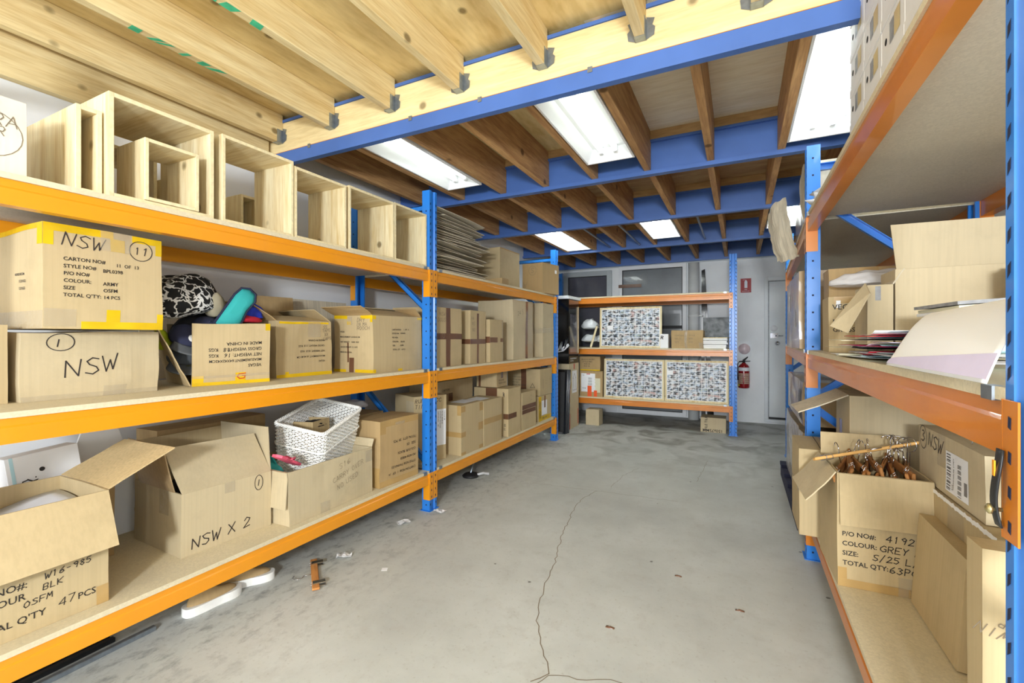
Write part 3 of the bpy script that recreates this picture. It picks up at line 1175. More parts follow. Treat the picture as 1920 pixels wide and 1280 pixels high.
c = Carton('pale cream carton with a pencilled ring, left end of the top shelf', (-2.10, .262, TT), .362, .40, .245, mat='card_cream', crush=.003)
c.hand('front', [('ra', .78, .62, .035), ('r', .80, .48, .03), ('u', .76, .28, .03)], 'pencil', .0025, rings=[(.74, .50, .085, .075)])
crate('narrow plywood box standing beside the cream carton', (-2.12, .755, TT), .076, .315, .42, group='plywood crates on the top shelf')
crate('largest plywood crate, open fronted, with a smaller crate inside it', (-2.09, .838, TT), .378, .392, .40, .017, group='plywood crates on the top shelf')
crate('small plywood crate sitting inside the largest open crate', (-2.085, .951, TT + .018), .20, .245, .22, .014, group='plywood crates on the top shelf')
crate('plywood crate standing behind the largest crate against the wall', (-2.52, .86, TT), .34, .345, .30, .016, group='plywood crates on the top shelf')
crate('plywood crate with bold wavy grain, second of the big crates from the left', (-2.09, 1.252, TT), .368, .398, .30, .015, group='plywood crates on the top shelf')
crate('open plywood crate third from the post on the top shelf', (-2.09, 1.626, TT), .352, .378, .31, .015, group='plywood crates on the top shelf')
crate('open plywood crate second from the post on the top shelf', (-2.09, 1.999, TT), .397, .388, .32, .015, group='plywood crates on the top shelf')
crate('knotty plywood crate next to the blue post on the top shelf', (-2.09, 2.401, TT), .352, .392, .33, .015, group='plywood crates on the top shelf')
crate('plywood box standing behind the wavy grained crate against the wall', (-2.55, 1.27, TT), .12, .28, .26, .014, group='plywood crates on the top shelf')
crate('plywood box standing behind the third crate from the post against the wall', (-2.56, 1.64, TT), .10, .30, .26, .014, group='plywood crates on the top shelf')

# stack of flattened cartons past the post
z = TT + .001
nfl = 30
for i in range(nfl):
    f = i / (nfl - 1)
    lx = .78 - .20 * f + rnd.uniform(-.10, .14)
    ly = .50 + rnd.uniform(-.07, .06)
    cx, cy = -2.40 + rnd.uniform(-.05, .05), 2.90 + lx / 2 + rnd.uniform(.0, .07)
    layers = rnd.choice((1, 2, 2))
    sd = rnd.uniform(0, 99)
    mb = MB()
    skew = rnd.uniform(-.10, .10)
    tip = rnd.uniform(.0, .16)
    tx = rnd.uniform(.2, .9)
    for k in range(layers):
        def fl(u, v, k=k):
            x = (v - .5) * ly * (1 - .04 * k)
            y = (u - .5) * lx + skew * (v - .5) + tip * u * (1 - abs(v - tx)) - .02 * k * u
            w_ = .003 * noise.noise(Vector((u * 2 + sd, v * 2, 0))) + k * (.0055 + .0025 * noise.noise(Vector((u * 3 + sd, v * 3, 4))))
            return Vector((x, y, w_ - .012 * max(0, u - .72) * f * 3 + .006 * max(0, .12 - v) * 8 * (k == 1)))
        mb.surf(fl, 8, 6, .0042, smooth=False)
    o = mb.build('flattened_carton', 'card_flat', None)
    o.location = (cx, cy, z + .006)
    o.rotation_euler = (R(rnd.uniform(-.3, .3)), R(rnd.uniform(-.35, .35)), R(rnd.uniform(-6, 6)))
    tag(o, 'flattened worn carton in the tall uneven stack on the top shelf behind the post', 'cardboard', 'flattened cartons in the stack on the top shelf')
    z += .0172
c = Carton('low flat carton at the right foot of the flattened carton stack', (-2.105, 3.985, TT), .14, .22, .066, crush=.002, mat='card_brown')
c = Carton('plain tan carton behind the flattened stack on the top shelf', (-2.26, 4.23, TT), .47, .40, .43, crush=.006)
c.tape('front', .02, .97, .98, 1.0, 'tape_tan')
c = Carton('brown carton with a ringed number at the far end of the top shelf', (-2.075, 4.945, TT), .345, .30, .36, rz=77, mat='card_brown', crush=.005)
c.hand('left', [('S', .42, .68, .06), ('W', .02, .2, .07)], 'pencil', .004, rings=[(.50, .76, .055, .055)])
c.label('front', .74, .70, .86, .82, 'white_card')

# ================================================================== LEFT RACK, middle shelf
Carton('carton cut off by the left picture edge beside the NSW carton', (-2.33, .27, TM), .375, .36, .28)
c = Carton('dented carton marked NSW and a ringed 1, under the yellow-taped carton', (-2.313, .674, TM), .428, .40, .258, crush=.014, mat='card_pale')
c.hand('front', [('NSW', .27, .32, .062)], 'pen', .0045, rot=8)
c.hand('front', [('I', .205, .80, .026)], 'pen', .004, rings=[(.245, .86, .038, .033)])
c.tape('front', .54, .0, .72, .16, 'tape_clear')
c.tape('front', .0, .0, 1, .07, 'tape_clear')
c = Carton('big carton with yellow tape edges marked NSW and 11 of 13, on the dented carton', (-2.20, .694, 1.331), .372, .52, .378, crush=.006, rz=90)
Y_ = 'tape_yellow'
for q in ((0, .93, .55, 1.0), (.72, .93, 1, 1.0), (.28, 0, 1.0, .075), (0, .80, .075, .93), (.94, .07, 1, .17), (.94, .82, 1, .93), (.48, .075, .60, .20), (.52, .80, .65, .93)):
    c.tape('front', *q, Y_, off=.0011)
c.tape('left', .92, .80, 1, 1, Y_)
c.tape('left', 0, .95, .92, 1, Y_)
c.tape('left', .0, .0, 1.0, .17, 'tape_clear')
c.tape('front', .44, .80, .70, 1.0, 'tape_clear', off=.0022)
c.tape('front', .0, .02, .24, .19, 'tape_clear', off=.0022)
s_ = .0185
c.print('front', [('CARTON NO#', .14, .665, s_), ('11  OF  13', .565, .645, s_), ('STYLE NO#', .14, .595, s_), ('BPL0398', .45, .577, s_), ('P/O NO#', .14, .525, s_), ('COLOUR:', .14, .455, s_), ('ARMY', .45, .447, s_),
                  ('SIZE', .14, .385, s_), ('OSFM', .45, .38, s_), ('TOTAL Q\'TY:', .14, .315, s_), ('14 PCS', .45, .31, s_)], bold=.012)
c.hand('front', [('NSW', .13, .81, .046)], 'pen', .0035, rot=-4)
c.hand('front', [('11', .735, .805, .030)], 'pen', .0035, rings=[(.80, .845, .040, .040)])
c.print('left', [('40X42X42CM', .55, .52, .014), ('13.20 KGS', .62, .45, .014), ('12.0 KGS', .62, .38, .014)], bold=.012)

# torn carton of caps
tc = Carton('torn open carton full of caps and shorts, printed upside down', (-2.335, 1.255, TM), .355, .40, .305, rz=77, open_top=True, skip=('left',), crush=.008, mat='card', thick=.006)
tc.print('front', [('MADE IN CHINA', .88, .695, .0225), ('GROSS WEIGHT:', .88, .60, .0225), ('NET WEIGHT:', .88, .505, .0225), ('MEASUREMENT:64X42X42CM', .88, .41, .019), ('VEGAS', .88, .32, .0225), ('KGS', .30, .60, .0225), ('KGS', .30, .505, .0225)], flip=True, bold=.01)
tc.hand('front', [('18', .45, .605, .018), ('16', .46, .51, .018)], 'ink', .0025, flip=True)
tc.tape('front', .0, .0, 1, .055, Y_)
tc.tape('front', .0, .055, .13, .16, Y_)
tc.tape('front', .52, .055, .66, .19, Y_)
tc.tape('front', .93, .88, 1, 1, Y_)
tc.tape('front', .0, .12, 1, .16, 'tape_clear', off=.002)
f = tc.faces['front']
mb = MB()
f.line(mb, [(a * f.w, b * f.h) for a, b in ((.66, .17), (.57, .165), (.545, .12), (.58, .085), (.64, .09), (.655, .13), (.61, .135))], .005)
tc_red = mb.build('red_pen_mark', 'ink_red', tc.root, fix=False)
mb = MB()                                # the left side, torn free at the corner and splayed outwards
W2, D2, H2 = tc.w / 2, tc.d / 2, tc.h


def splay(u, v):
    y = -D2 + .01 + (tc.d - .03) * u
    lean = .13 * v * (1 - .55 * u)
    rag = .012 * noise.noise(Vector((v * 9, 3.1, u * 2))) if u < .05 else 0
    return Vector((-W2 - .001 - lean + .006 * noise.noise(Vector((u * 5, v * 5, 7))), y + rag - .02 * v * (1 - u), .004 + (H2 - .03) * v))


mb.surf(splay, 8, 10, .005, smooth=False)
mb.build('torn_side_panel', 'card', tc.root)

# what spills out of the torn carton
CX, CY = -2.52, 1.44


def lump(name, label, cat, mats, c, r, rot=(0, 0, 0), amp=.22, seed=1, freq=2.2, sub=4, flat=0., group=None):
    bm = bmesh.new()
    bmesh.ops.create_icosphere(bm, subdivisions=sub, radius=1)
    for v in bm.verts:
        n = nvec(v.co * freq + Vector((seed * 7.3, seed, 0)))
        v.co = v.co * (1 + amp * n.x) + n * amp * .35
        if v.co.z < flat:
            v.co.z = flat + (v.co.z - flat) * .25
        v.co = Vector((v.co.x * r[0], v.co.y * r[1], v.co.z * r[2]))
    for f in bm.faces:
        f.smooth = True
    mb = MB()
    mb.bm.free()
    mb.bm = bm
    o = mb.build(name, mats)
    o.location = c
    o.rotation_euler = tuple(R(a) for a in rot)
    return tag(o, label, cat, group)


def cap(label, loc, rot, mat, bill, r=.088, logo=None):
    t = thing('baseball_cap', label, 'cap', loc)
    t.rotation_euler = tuple(R(a) for a in rot)
    mb = MB()

    def dome(u, v):
        a = u * math.tau
        e = v * math.pi / 2
        k = 1 + .05 * math.sin(a * 2 + 1)
        return Vector((r * .92 * k * math.cos(a) * math.cos(e), r * 1.08 * math.sin(a) * math.cos(e), r * .95 * math.sin(e) + .006 * math.sin(a * 3) * (1 - v)))
    mb.surf(dome, 28, 9, .003)
    mb.lathe([(.0001, r * .94), (.007, r * .955), (.006, r * .99), (.0001, r)], seg=10)
    mb.build('crown', mat, t)
    mb = MB()

    def vis(u, v):
        a = (u - .5) * 2.1
        rr = r * (.97 + .85 * v * max(0., math.cos(a * 1.25)))
        return Vector((rr * math.sin(a) * .96, -rr * math.cos(a) * 1.04, .004 - .028 * (math.sin(a) ** 2) * v - .012 * v))
    mb.surf(vis, 16, 6, .004)
    mb.build('bill', bill, t)
    if logo:
        mb = MB()
        for k, (cx, cz, rx) in enumerate(((-.012, .045, .016), (.014, .040, .018))):
            pts = []
            for p in arc(cx, cz, rx, rx * .8, n=14):
                e = math.asin(max(-1, min(1, p[1] / (r * .95))))
                rad = r * math.cos(e)
                yy = -math.sqrt(max(0, (rad * 1.08) ** 2 - (p[0] * 1.1) ** 2)) - .004
                pts.append(Vector((p[0], yy, p[1])))
            mb.slab(pts, .002, (0, -1, 0))
        mb.build('cap_badge', logo, t)
    return t


lump('board_shorts', 'black and white splash patterned shorts heaped on the torn carton', 'clothes', 'splash', (-2.53, 1.315, TM + .39), (.15, .185, .165), (12, 6, 14), .16, 3, 1.8, 4)
lump('folded_shirt', 'bundle of royal blue cloth at the right of the torn carton', 'clothes', 'blue_cloth', (-2.48, 1.61, TM + .355), (.08, .12, .085), (0, 0, 20), .22, 5, 2.4, 4)
lump('red_garment', 'red cloth under the royal blue bundle in the torn carton', 'clothes', 'red_cloth', (-2.40, 1.56, TM + .322), (.05, .10, .035), (0, 0, 14), .22, 9, 2.4, 3)
lump('black_garment', 'black garment packed in the middle of the torn carton', 'clothes', 'black', (-2.53, 1.42, TM + .21), (.14, .15, .16), (0, 0, 0), .2, 12, 2.2, 3)
lump('camouflage_garment', 'dark camouflage cloth in the gap of the torn carton', 'clothes', 'olive', (-2.46, 1.33, TM + .07), (.06, .07, .05), (0, 0, 20), .2, 14, 2.4, 3)
lump('lime_garment', 'lime yellow cloth strip at the left of the torn carton', 'clothes', 'lime', (-2.54, 1.24, TM + .20), (.03, .035, .09), (20, 0, 10), .15, 21, 2.0, 3)
lump('stone_shorts', 'folded stone coloured shorts with a black badge in the torn carton', 'clothes', ['stone_cloth'], (-2.44, 1.43, TM + .37), (.04, .055, .10), (18, 12, 20), .12, 17, 2.2, 3)
cap('dark grey cap with its crown outward in the gap of the torn carton', (-2.505, 1.32, TM + .135), (28, 0, 72), 'grey_cloth', 'grey_cloth', .085)
cap('navy cap with a round white badge in the torn carton', (-2.47, 1.30, TM + .225), (30, 8, 88), 'navy_cloth', 'grey_cloth', .08, 'white_card')
cap('second navy cap with a grey bill pointing up in the torn carton', (-2.45, 1.385, TM + .27), (48, 10, 70), 'navy_cloth', 'stone_cloth', .075)
# teal cap bill standing up out of the heap
t = thing('teal_shoe_bag', 'teal bag with navy piping standing up out of the torn carton', 'bag', (-2.365, 1.455, TM + .325))
out = [(-.055, -.04), (.02, -.05), (.045, -.01), (.05, .06), (.07, .12), (.062, .155), (.03, .17), (-.002, .16), (-.02, .12), (-.035, .05)]


def leaf(k, y0, y1, bulge):
    mb = MB()
    n = len(out)
    cen = Vector((.012, 0, .07))
    rings = []
    for s_, yy in ((1.0, y0), (.985, (y0 * .35 + y1 * .65)), (.75, y1 + bulge), (.4, y1 + bulge * 1.5)):
        rings.append([mb.bm.verts.new((cen.x + (px - cen.x) * s_ * k, yy, cen.z + (pz - cen.z) * s_ * k)) for px, pz in out])
    for a, b in zip(rings, rings[1:]):
        for i in range(n):
            f_ = mb.bm.faces.new((a[i], a[(i + 1) % n], b[(i + 1) % n], b[i]))
            f_.smooth = True
    mb.bm.faces.new(rings[0][::-1])
    mb.bm.faces.new(rings[-1])
    return mb


leaf(1.0, .012, -.012, -.008).build('bag_panel', 'teal_cloth', t)
mb = MB()
mb.tube([Vector((px, -.006, pz)) for px, pz in out + out[:1]], .0055, 6)
mb.build('piping', 'navy_cloth', t)
t.rotation_euler = (R(-8), R(20), R(72))
t.scale = (1.15, 1.15, 1.15)
# flat card leaning on the wall with a paper slip
t = thing('backing_card', 'cream card with a small paper slip, leaning on the wall behind the torn carton', 'card', (-2.96, 1.66, TM), 0)
mb = MB()
mb.box((-.004, -.33, 0), (.004, .22, .43))
mb.build('card_sheet', 'card_cream', t)
mb = MB()
mb.box((.0043, -.06, .36), (.005, .06, .44))
mb.build('paper_slip', 'paper', t)
t.rotation_euler = (0, R(-4), 0)

c4 = Carton('battered carton with yellow tape and crushed lower corner, right of the torn carton', (-2.37, 1.725, TM), .385, .36, .335, rz=89, open_top=True, crush=.012)
for q in ((.0, .0, 1, .06), (.14, .06, .20, .10), (.05, .95, .95, 1.0)):
    c4.tape('front', *q, Y_, off=.001)
c4.print('front', [('MADE IN CHINA', .86, .655, .016), ('GROSS WEIGHT: 11.8  KGS', .86, .555, .016), ('NET WEIGHT: 10.25  KGS', .86, .455, .016), ('MEASUREMENT: 60.40.40 CM', .86, .355, .016), ('VEGAS', .86, .26, .016)], flip=True, bold=.01)
c4.hand('front', [('SS', .84, .86, .018), ('TAPE', .82, .79, .018), ('XX', .86, .72, .018), ('CAPS', .83, .63, .018)], 'pencil', .0025, rot=8)
c4.tape('front', .54, .70, .78, .98, 'tape_clear', off=.0022)
c4.flap('left', 58, .19, 'card_brown', skew=-.02)
c4.flap('back', 6, .17, 'card_brown')
c4.flap('right', -60, .15, 'card')
c4.flap('front', -78, .16, 'card')
t = thing('cardboard_sheet', 'plain cardboard sheet leaning on the wall behind the battered carton', 'cardboard', (-2.80, 2.37, TM))
mb = MB()
mb.box((-.003, -.36, 0), (.003, .33, .515), cuts=3)
o = mb.build('sheet', 'card_flat', t)
t.rotation_euler = (0, R(-7), 0)

c5 = Carton('carton with a brown tape fork and handwritten note, beside the blue post', (-2.152, 2.262, TM), .505, .36, .385, rz=89.5, open_top=True, crush=.007)
for q in ((.0, .93, .06, 1.0), (.0, .0, .05, .06), (.90, .95, 1, 1), (.48, .0, .57, .04)):
    c5.tape('front', *q, Y_)
for q in ((.0, .94, .36, 1), (.70, .94, 1, 1), (.0, .0, .32, .05), (.55, .0, 1, .055), (.94, .88, 1, .94), (.36, .84, .46, .90)):
    c5.tape('left', *q, Y_)
c5.print('front', [('CARTON NO#       2  OF  13', .36, .74, .0145), ('STYLE NO#    BPR0301', .36, .67, .0145), ('P/O NO#', .36, .595, .0145), ('COLOUR:      BLACK', .36, .52, .0145), ('SIZE             OSFM', .36, .45, .0145), ('TOTAL QTY   14 PCS', .36, .375, .0145)], bold=.012)
c5.print('left', [('VEGAS', .16, .70, .015), ('MEASUREMENT: 60.40.40 CM', .16, .61, .015), ('NET WEIGHT:    10.00  KGS', .16, .52, .015), ('GROSS WEIGHT: 12  KGS', .16, .43, .015), ('MADE IN CHINA', .16, .34, .015)], bold=.012)
c5.hand('left', [('DRY', .62, .89, .026), ('IN MA', .60, .82, .022), ('ROOCH', .62, .75, .024)], 'pencil', .0028)
c5.tape('left', .40, .0, .52, .26, 'tape_brown')
c5.tape('left', .35, .18, .39, .52, 'tape_brown')
c5.tape('left', .38, .84, .50, .98, 'tape_clear', off=.002)
c5.flap('left', 66, .12, 'card_brown')
c5.flap('front', -74, .17, 'card')
c5.flap('back', -70, .18, 'card')
c5.flap('right', -50, .10, 'card_brown')

c = Carton('carton with crossed brown tape just right of the blue post', (-2.12, 2.895, TM), .378, .42, .475, crush=.004)
c.tape('front', .40, .0, .56, 1.0, 'tape_brown')
c.tape('front', .0, .46, 1, .56, 'tape_brown', off=.0016)
c.hand('front', [('NSW', .16, .86, .03), ('DOUS', .10, .76, .03), ('NO', .18, .48, .04)], 'pencil', .003)
c = Carton('narrower carton with crossed brown tape, second right of the blue post', (-2.13, 3.432, TM), .268, .42, .475, crush=.004)
c.tape('front', .42, .0, .54, .95, 'tape_brown')
c.tape('front', .0, .37, 1, .46, 'tape_brown', off=.0016)
c.tape('left', .75, .37, 1, .46, 'tape_brown')
c.hand('front', [('HA', .05, .82, .03), ('NS', .10, .72, .03), ('NO', .12, .60, .03)], 'pencil', .003)
c = Carton('short carton with dark tape in front of the tall pale carton', (-2.10, 3.73, TM), .27, .26, .405, crush=.006, mat='card')
c.tape('front', .0, .46, .55, .58, 'tape_brown')
c.tape('front', .78, .47, 1, .56, 'tape_brown')
c.tape('front', .9, .0, 1, .98, 'tape_clear')
c.tape('left', .6, .45, 1, .60, 'tape_brown')
c = Carton('tallest pale carton with a dark tape stripe on the middle shelf', (-2.13, 4.275, TM), .52, .42, .635, crush=.010, mat='card_pale')
c.tape('front', .60, .0, .72, 1.0, 'tape_brown')
c.tape('front', .73, .0, .99, 1.0, 'tape_clear')
c.hand('front', [('24 5', .20, .74, .045)], 'pencil', .004, rot=10)
c = Carton('tall pale carton with a clear tape band at the far end of the middle shelf', (-2.09, 5.0, TM), .335, .34, .645, crush=.007, mat='card_pale')
c.tape('left', .0, .44, 1, .53, 'tape_clear')
c.tape('front', .0, .45, 1, .54, 'tape_clear')

# ================================================================== LEFT RACK, bottom shelf
a1 = Carton('open carton lined with white plastic at the left picture edge, marked NO# and QTY', (-2.14, .40, TB), .458, .40, .42, rz=90, open_top=True, crush=.004, mat='card')
a1.flap('front', 157, .215, 'card')
a1.flap('right', 62, .24, 'card_in', skew=-.03)
a1.flap('left', 70, .2, 'card_in')
a1.print('front', [('P/O NO#:', .22, .375, .032), ('COLOUR', .22, .285, .032), ('SIZE:', .22, .195, .032), ('TOTAL Q\'TY', .22, .105, .032), ('PCS', .80, .118, .032)], bold=.004)
a1.hand('front', [('W16-985', .61, .39, .020), ('BLK', .60, .305, .020), ('OSFM', .50, .215, .020), ('47', .69, .12, .026)], 'ink', .0025, rot=3)
a1.tape('front', .92, .0, 1, .16, 'tape_tan')
mb = MB()
mb.surf(lambda u, v: Vector((-.215 + .43 * u, -.185 + .37 * v, .345 + .022 * math.sin(u * 5 + v * 3) + .02 * (1 - v))), 10, 8, .002)
mb.build('plastic_liner', plain('milky_plastic', lin(226, 230, 240), .3, var=.04), a1.root)

# white printed display boxes behind it
t = thing('shoe_box_display', 'white display box with a black emblem, round hole and red and blue edge stripe', 'box', (-2.70, .855, .657), 90)
mb = MB()
mb.box((-.115, -.06, 0), (.115, .06, .155), bevel=.002)
mb.build('box_body', 'white_card', t)
f = Face((-.115, -.0603, 0), (1, 0, 0), (0, 0, 1), .23, .155)
mb = MB()
f.patch(mb, .014, .045, .025, .155, .0004)
mb.build('blue_stripe', 'sky_print', t, fix=False)
mb = MB()
f.patch(mb, .014, .0, .025, .045, .0004)
mb.build('red_stripe', 'magenta', t, fix=False)
mb = MB()
mb.slab([f.at(.105 + .009 * math.cos(k * .4488), .082 + .009 * math.sin(k * .4488), .0002) for k in range(14)], .0006, (0, -1, 0))
mb.build('round_hole', 'ink', t)
mb = MB()
for pl in ([(.070, .052), (.078, .085), (.082, .08), (.076, .052)], [(.078, .088), (.112, .095), (.108, .088), (.080, .080)], [(.100, .092), (.128, .070), (.152, .074), (.158, .082), (.130, .079), (.106, .098)], [(.142, .098), (.148, .102), (.150, .094), (.144, .092)]):
    mb.poly([f.at(a * .62 - .008, b * .62 - .005, .0005) for a, b in pl])
mb.build('emblem', 'ink', t, fix=False)
t.rotation_euler = (R(-5), R(-6), R(88))
c = Carton('plain tall carton behind the white display box, against the wall', (-2.565, .55, TB), .50, .30, .35, mat='card_brown')
t2 = thing('display_card', 'white card with an orange stripe lying in front of the emblem box', 'card', (-2.605, .865, .655), 88)
mb = MB()
mb.box((-.13, -.03, 0), (.10, .03, .04), bevel=.001)
mb.build('card_body', 'white_card', t2)
mb = MB()
mb.box((.02, -.0308, .001), (.032, -.0302, .039))
mb.build('orange_stripe', 'orange', t2)
t3 = thing('display_card', 'white slanted panel leaning right of the emblem box', 'card', (-2.80, 1.13, TB), 90)
mb = MB()
mb.slab([(-.16, 0, .40), (-.02, 0, .12), (.16, 0, .12), (.02, 0, .56), (-.10, 0, .60)], .012, (0, -1, 0))
mb.box((-.12, -.0, .0), (.10, .012, .125))
mb.build('panel', 'white_card', t3)
Carton('dark cardboard carton standing behind the open taped carton, against the wall', (-2.745, 1.30, TB), .62, .20, .50, mat='card_brown', crush=.006)

b1 = Carton('big open carton with raised flaps marked NSW x 2 and a ringed 1', (-2.245, 1.163, TB), .428, .44, .288, rz=88, open_top=True, crush=.003, mat='card_pale')
b1.flap('front', -27, .225, 'card_pale', skew=-.03)
b1.flap('right', -4, .235, 'card_pale')
b1.flap('left', 14, .235, 'card_wrap', inset=.06, skew=.02)
b1.flap('back', 3, .2, 'card')
b1.hand('front', [('NSW x 2', .10, .085, .047)], 'pen', .0045, rot=3)
b1.hand('front', [('I', .815, .80, .028)], 'pen', .004, rings=[(.842, .85, .021, .038)])
b1.tape('front', .44, .82, .56, 1.0, 'tape_clear')
b1.tape('left', .55, .6, .75, 1.0, 'tape_clear')
lump('black_garment', 'heap of black clothing inside the big open carton with raised flaps', 'clothes', 'black', (-2.46, 1.378, TB + .165), (.185, .165, .17), (0, 0, 0), .14, 31, 2.0, 4, 0)
t = thing('tape_roll', 'roll of brown tape lying on the black clothes in the big open carton', 'tape roll', (-2.52, 1.48, TB + .285))
mb = MB()
mb.lathe([(.040, 0), (.055, 0), (.055, .045), (.040, .045), (.040, 0)], seg=28)
mb.build('tape_coil', 'tape_brown', t)
mb = MB()
mb.lathe([(.036, .001), (.0395, .001), (.0395, .044), (.036, .044), (.036, .001)], seg=28)
mb.build('cardboard_core', 'card_in', t)
t.rotation_euler = (R(14), R(10), 0)

cc = Carton('shallow open carton holding the white wicker basket, marked carry over', (-2.113, 1.612, TB), .62, .46, .288, rz=91.5, open_top=True, crush=.007, mat='card_pale')
cc.hand('front', [('S16', .56, .74, .032), ('CARRY OVER', .48, .50, .028), ('NO USED', .53, .34, .028)], 'pencil', .0018, rot=14)
cc.tape('front', .33, .0, .44, .20, 'tape_clear')
cc.tape('front', .90, .70, 1, .96, 'tape_clear')
cc.flap('left', 176, .20, 'card_pale', off=.002)
cc.flap('right', 20, .05, 'card_pale')

# white wicker basket
bk = thing('wicker_basket', 'white wicker basket tilted in the shallow open carton', 'basket', (-2.40, 2.03, .485))
BW, BD, BH = .43, .30, .34


def basket_pt(s, zf):
    """s runs round the rounded rectangle 0..1, zf up the wall"""
    k = 1 + .10 * zf
    w2, d2, r_ = BW / 2 * k * .94, BD / 2 * k * .94, .03
    per = [2 * (w2 - r_), math.pi * r_ / 2, 2 * (d2 - r_), math.pi * r_ / 2] * 2
    tot = sum(per)
    l = (s % 1) * tot
    corners = [(-w2 + r_, -d2), (w2 - r_, -d2 + r_), (w2, -d2 + r_), (w2 - r_, d2 - r_), (w2 - r_, d2), (-w2 + r_, d2 - r_), (-w2, d2 - r_), (-w2 + r_, -d2 + r_)]
    dirs = [(1, 0), -90, (0, 1), 0, (-1, 0), 90, (0, -1), 180]
    for i in range(8):
        if l <= per[i] + 1e-9:
            if i % 2 == 0:
                x, y = corners[i][0] + dirs[i][0] * l, corners[i][1] + dirs[i][1] * l
                n = (dirs[i][1], -dirs[i][0])
            else:
                a = R(dirs[i] + 90 * l / per[i])
                x, y = corners[i][0] + r_ * math.cos(a), corners[i][1] + r_ * math.sin(a)
                n = (math.cos(a), math.sin(a))
            return Vector((x, y, zf * BH)), Vector((n[0], n[1], 0))
        l -= per[i]
    return Vector((corners[0][0], corners[0][1], zf * BH)), Vector((0, -1, 0))


mb = MB()
NS, NR = 72, 30
for j in range(NR):
    zf = (j + .5) / NR
    off = (j % 2) * math.pi
    pts = []
    for i in range(NS * 4):
        p, n = basket_pt(i / (NS * 4), zf)
        pts.append(p + n * (.0042 * math.cos(i / (NS * 4) * NS / 2 * math.tau + off)) + Vector((0, 0, .0012 * math.sin(i * .7 + j))))
    mb.tube(pts + pts[:1], .0042, 4, cap=False)
for i in range(NS):
    pts = [basket_pt(i / NS, q)[0] for q in (0, .25, .5, .75, 1)]
    mb.tube(pts, .0026, 4)
mb.box((-BW / 2 * .92, -BD / 2 * .92, 0), (BW / 2 * .92, BD / 2 * .92, .006))
mb.build('woven_wall', 'wicker', bk)
mb = MB()
for ph in (0, 2.09, 4.19):
    pts = []
    for i in range(361):
        p, n = basket_pt(i / 360, 1)
        a = i / 360 * math.tau * 34 + ph
        pts.append(p + n * (.0075 * math.cos(a)) + Vector((0, 0, .004 + .0075 * math.sin(a))))
    mb.tube(pts, .0052, 5, cap=False)
mb.build('braided_rim', 'wicker', bk)
mb = MB()
for zf in (.64, .655):
    pts = [basket_pt(i / 200, zf)[0] + basket_pt(i / 200, zf)[1] * (.009 + .002 * math.sin(i * 1.4)) for i in range(201)]
    mb.tube(pts, .0042, 5, cap=False)
mb.build('woven_band', 'wicker', bk)
bk.rotation_euler = (R(11), R(-11), R(107))
ci = Carton('small open cardboard carton inside the wicker basket', (-2.33, 1.94, .62), .18, .15, .16, rz=107, open_top=True, mat='card_in')
lump('black_straps', 'tangle of black straps in the carton inside the wicker basket', 'straps', 'black', (-2.415, 2.01, .745), (.06, .07, .03), (0, 0, 0), .4, 41, 3.0, 4)
# pink rubber sandal hanging over the carton's near edge
sd_ = thing('flip_flop', 'pink rubber flip flop hanging over the end of the shallow carton', 'shoe', (-2.195, 1.655, TB + .325))
mb = MB()
so = [(-.035, -.11), (.0, -.125), (.035, -.11), (.043, -.06), (.036, 0), (.045, .06), (.043, .105), (.012, .13), (-.026, .122), (-.045, .08), (-.038, 0), (-.043, -.06)]
mb.slab([(a, b, 0) for a, b in so], .016, (0, 0, 1))
mb.build('sole', 'pink', sd_)
mb = MB()
mb.tube([(-.038, -.02, .012), (-.03, .03, .035), (0, .075, .03), (0, .078, .012)], .006, 6)
mb.tube([(.036, -.02, .012), (.03, .03, .035), (0, .075, .03)], .006, 6)
mb.build('strap', 'pink', sd_)
sd_.rotation_euler = Matrix(((.93, .36, .08), (.30, -.82, -.48), (-.10, -.45, .88))).to_euler()
sd_.scale = (.85, .85, .85)
sd2 = thing('flip_flop', 'teal flip flop lying behind the pink one in the shallow carton', 'shoe', (-2.36, 1.665, TB + .275))
for ch in list(sd_.children):
    cch = ch.copy()
    cch.data = ch.data.copy()
    cch.data.materials[0] = K['teal_cloth']
    COL.objects.link(cch)
    cch.parent = sd2
sd2.rotation_euler = (R(14), R(6), R(80))

c = Carton('carton printed upside down with carton no and style no, right of the wicker basket', (-2.114, 2.285, TB), .378, .25, .44, rz=88, crush=.005, mat='card_brown')
its = ["TOTAL QTY:  20  PCS", "SIZE   OS", "COLOUR: BLACK", "PO NO# 40858", "STYLE NO# TWIN0133", "CARTON NO#  1  OF  14"]
c.print('front', [(s, .92, .665 - .098 * i, .024) for i, s in enumerate(its)], flip=True, bold=.006)
c.tape('front', .0, .90, 1, 1.0, 'tape_tan')
c.tape('front', .0, .80, .14, .92, 'tape_tan')
c.tape('front', .0, .0, 1, .09, 'tape_tan')
c.tape('left', .5, .0, 1, .3, 'tape_tan')
c.tape('front', .36, .9, .62, .94, 'tape_clear')
c = Carton('carton handwritten Runts Acc Tim, set askew behind the blue post', (-2.285, 2.845, TB), .295, .32, .525, rz=67, crush=.005)
c.label('left', .62, .55, .999, .93, 'card_pale')
c.hand('front', [('RUNTS ACC', .03, .90, .030), ('TIM', .03, .82, .030)], 'ink', .0035)
c.label('front', .70, .22, .99, .78)
c.print('front', [('CARTON NO:     OF', .74, .75, .014), ('STYLE NO: SNY201600', .80, .75, .014), ('PO NO: MXM-001', .86, .75, .014), ('COLOUR: M', .93, .75, .014)], rot=-90, bold=.006, name='label_text')
Carton('dark carton in the shadow behind the upside down printed carton', (-2.50, 2.38, TB), .36, .26, .42, mat='card_brown', crush=.006)
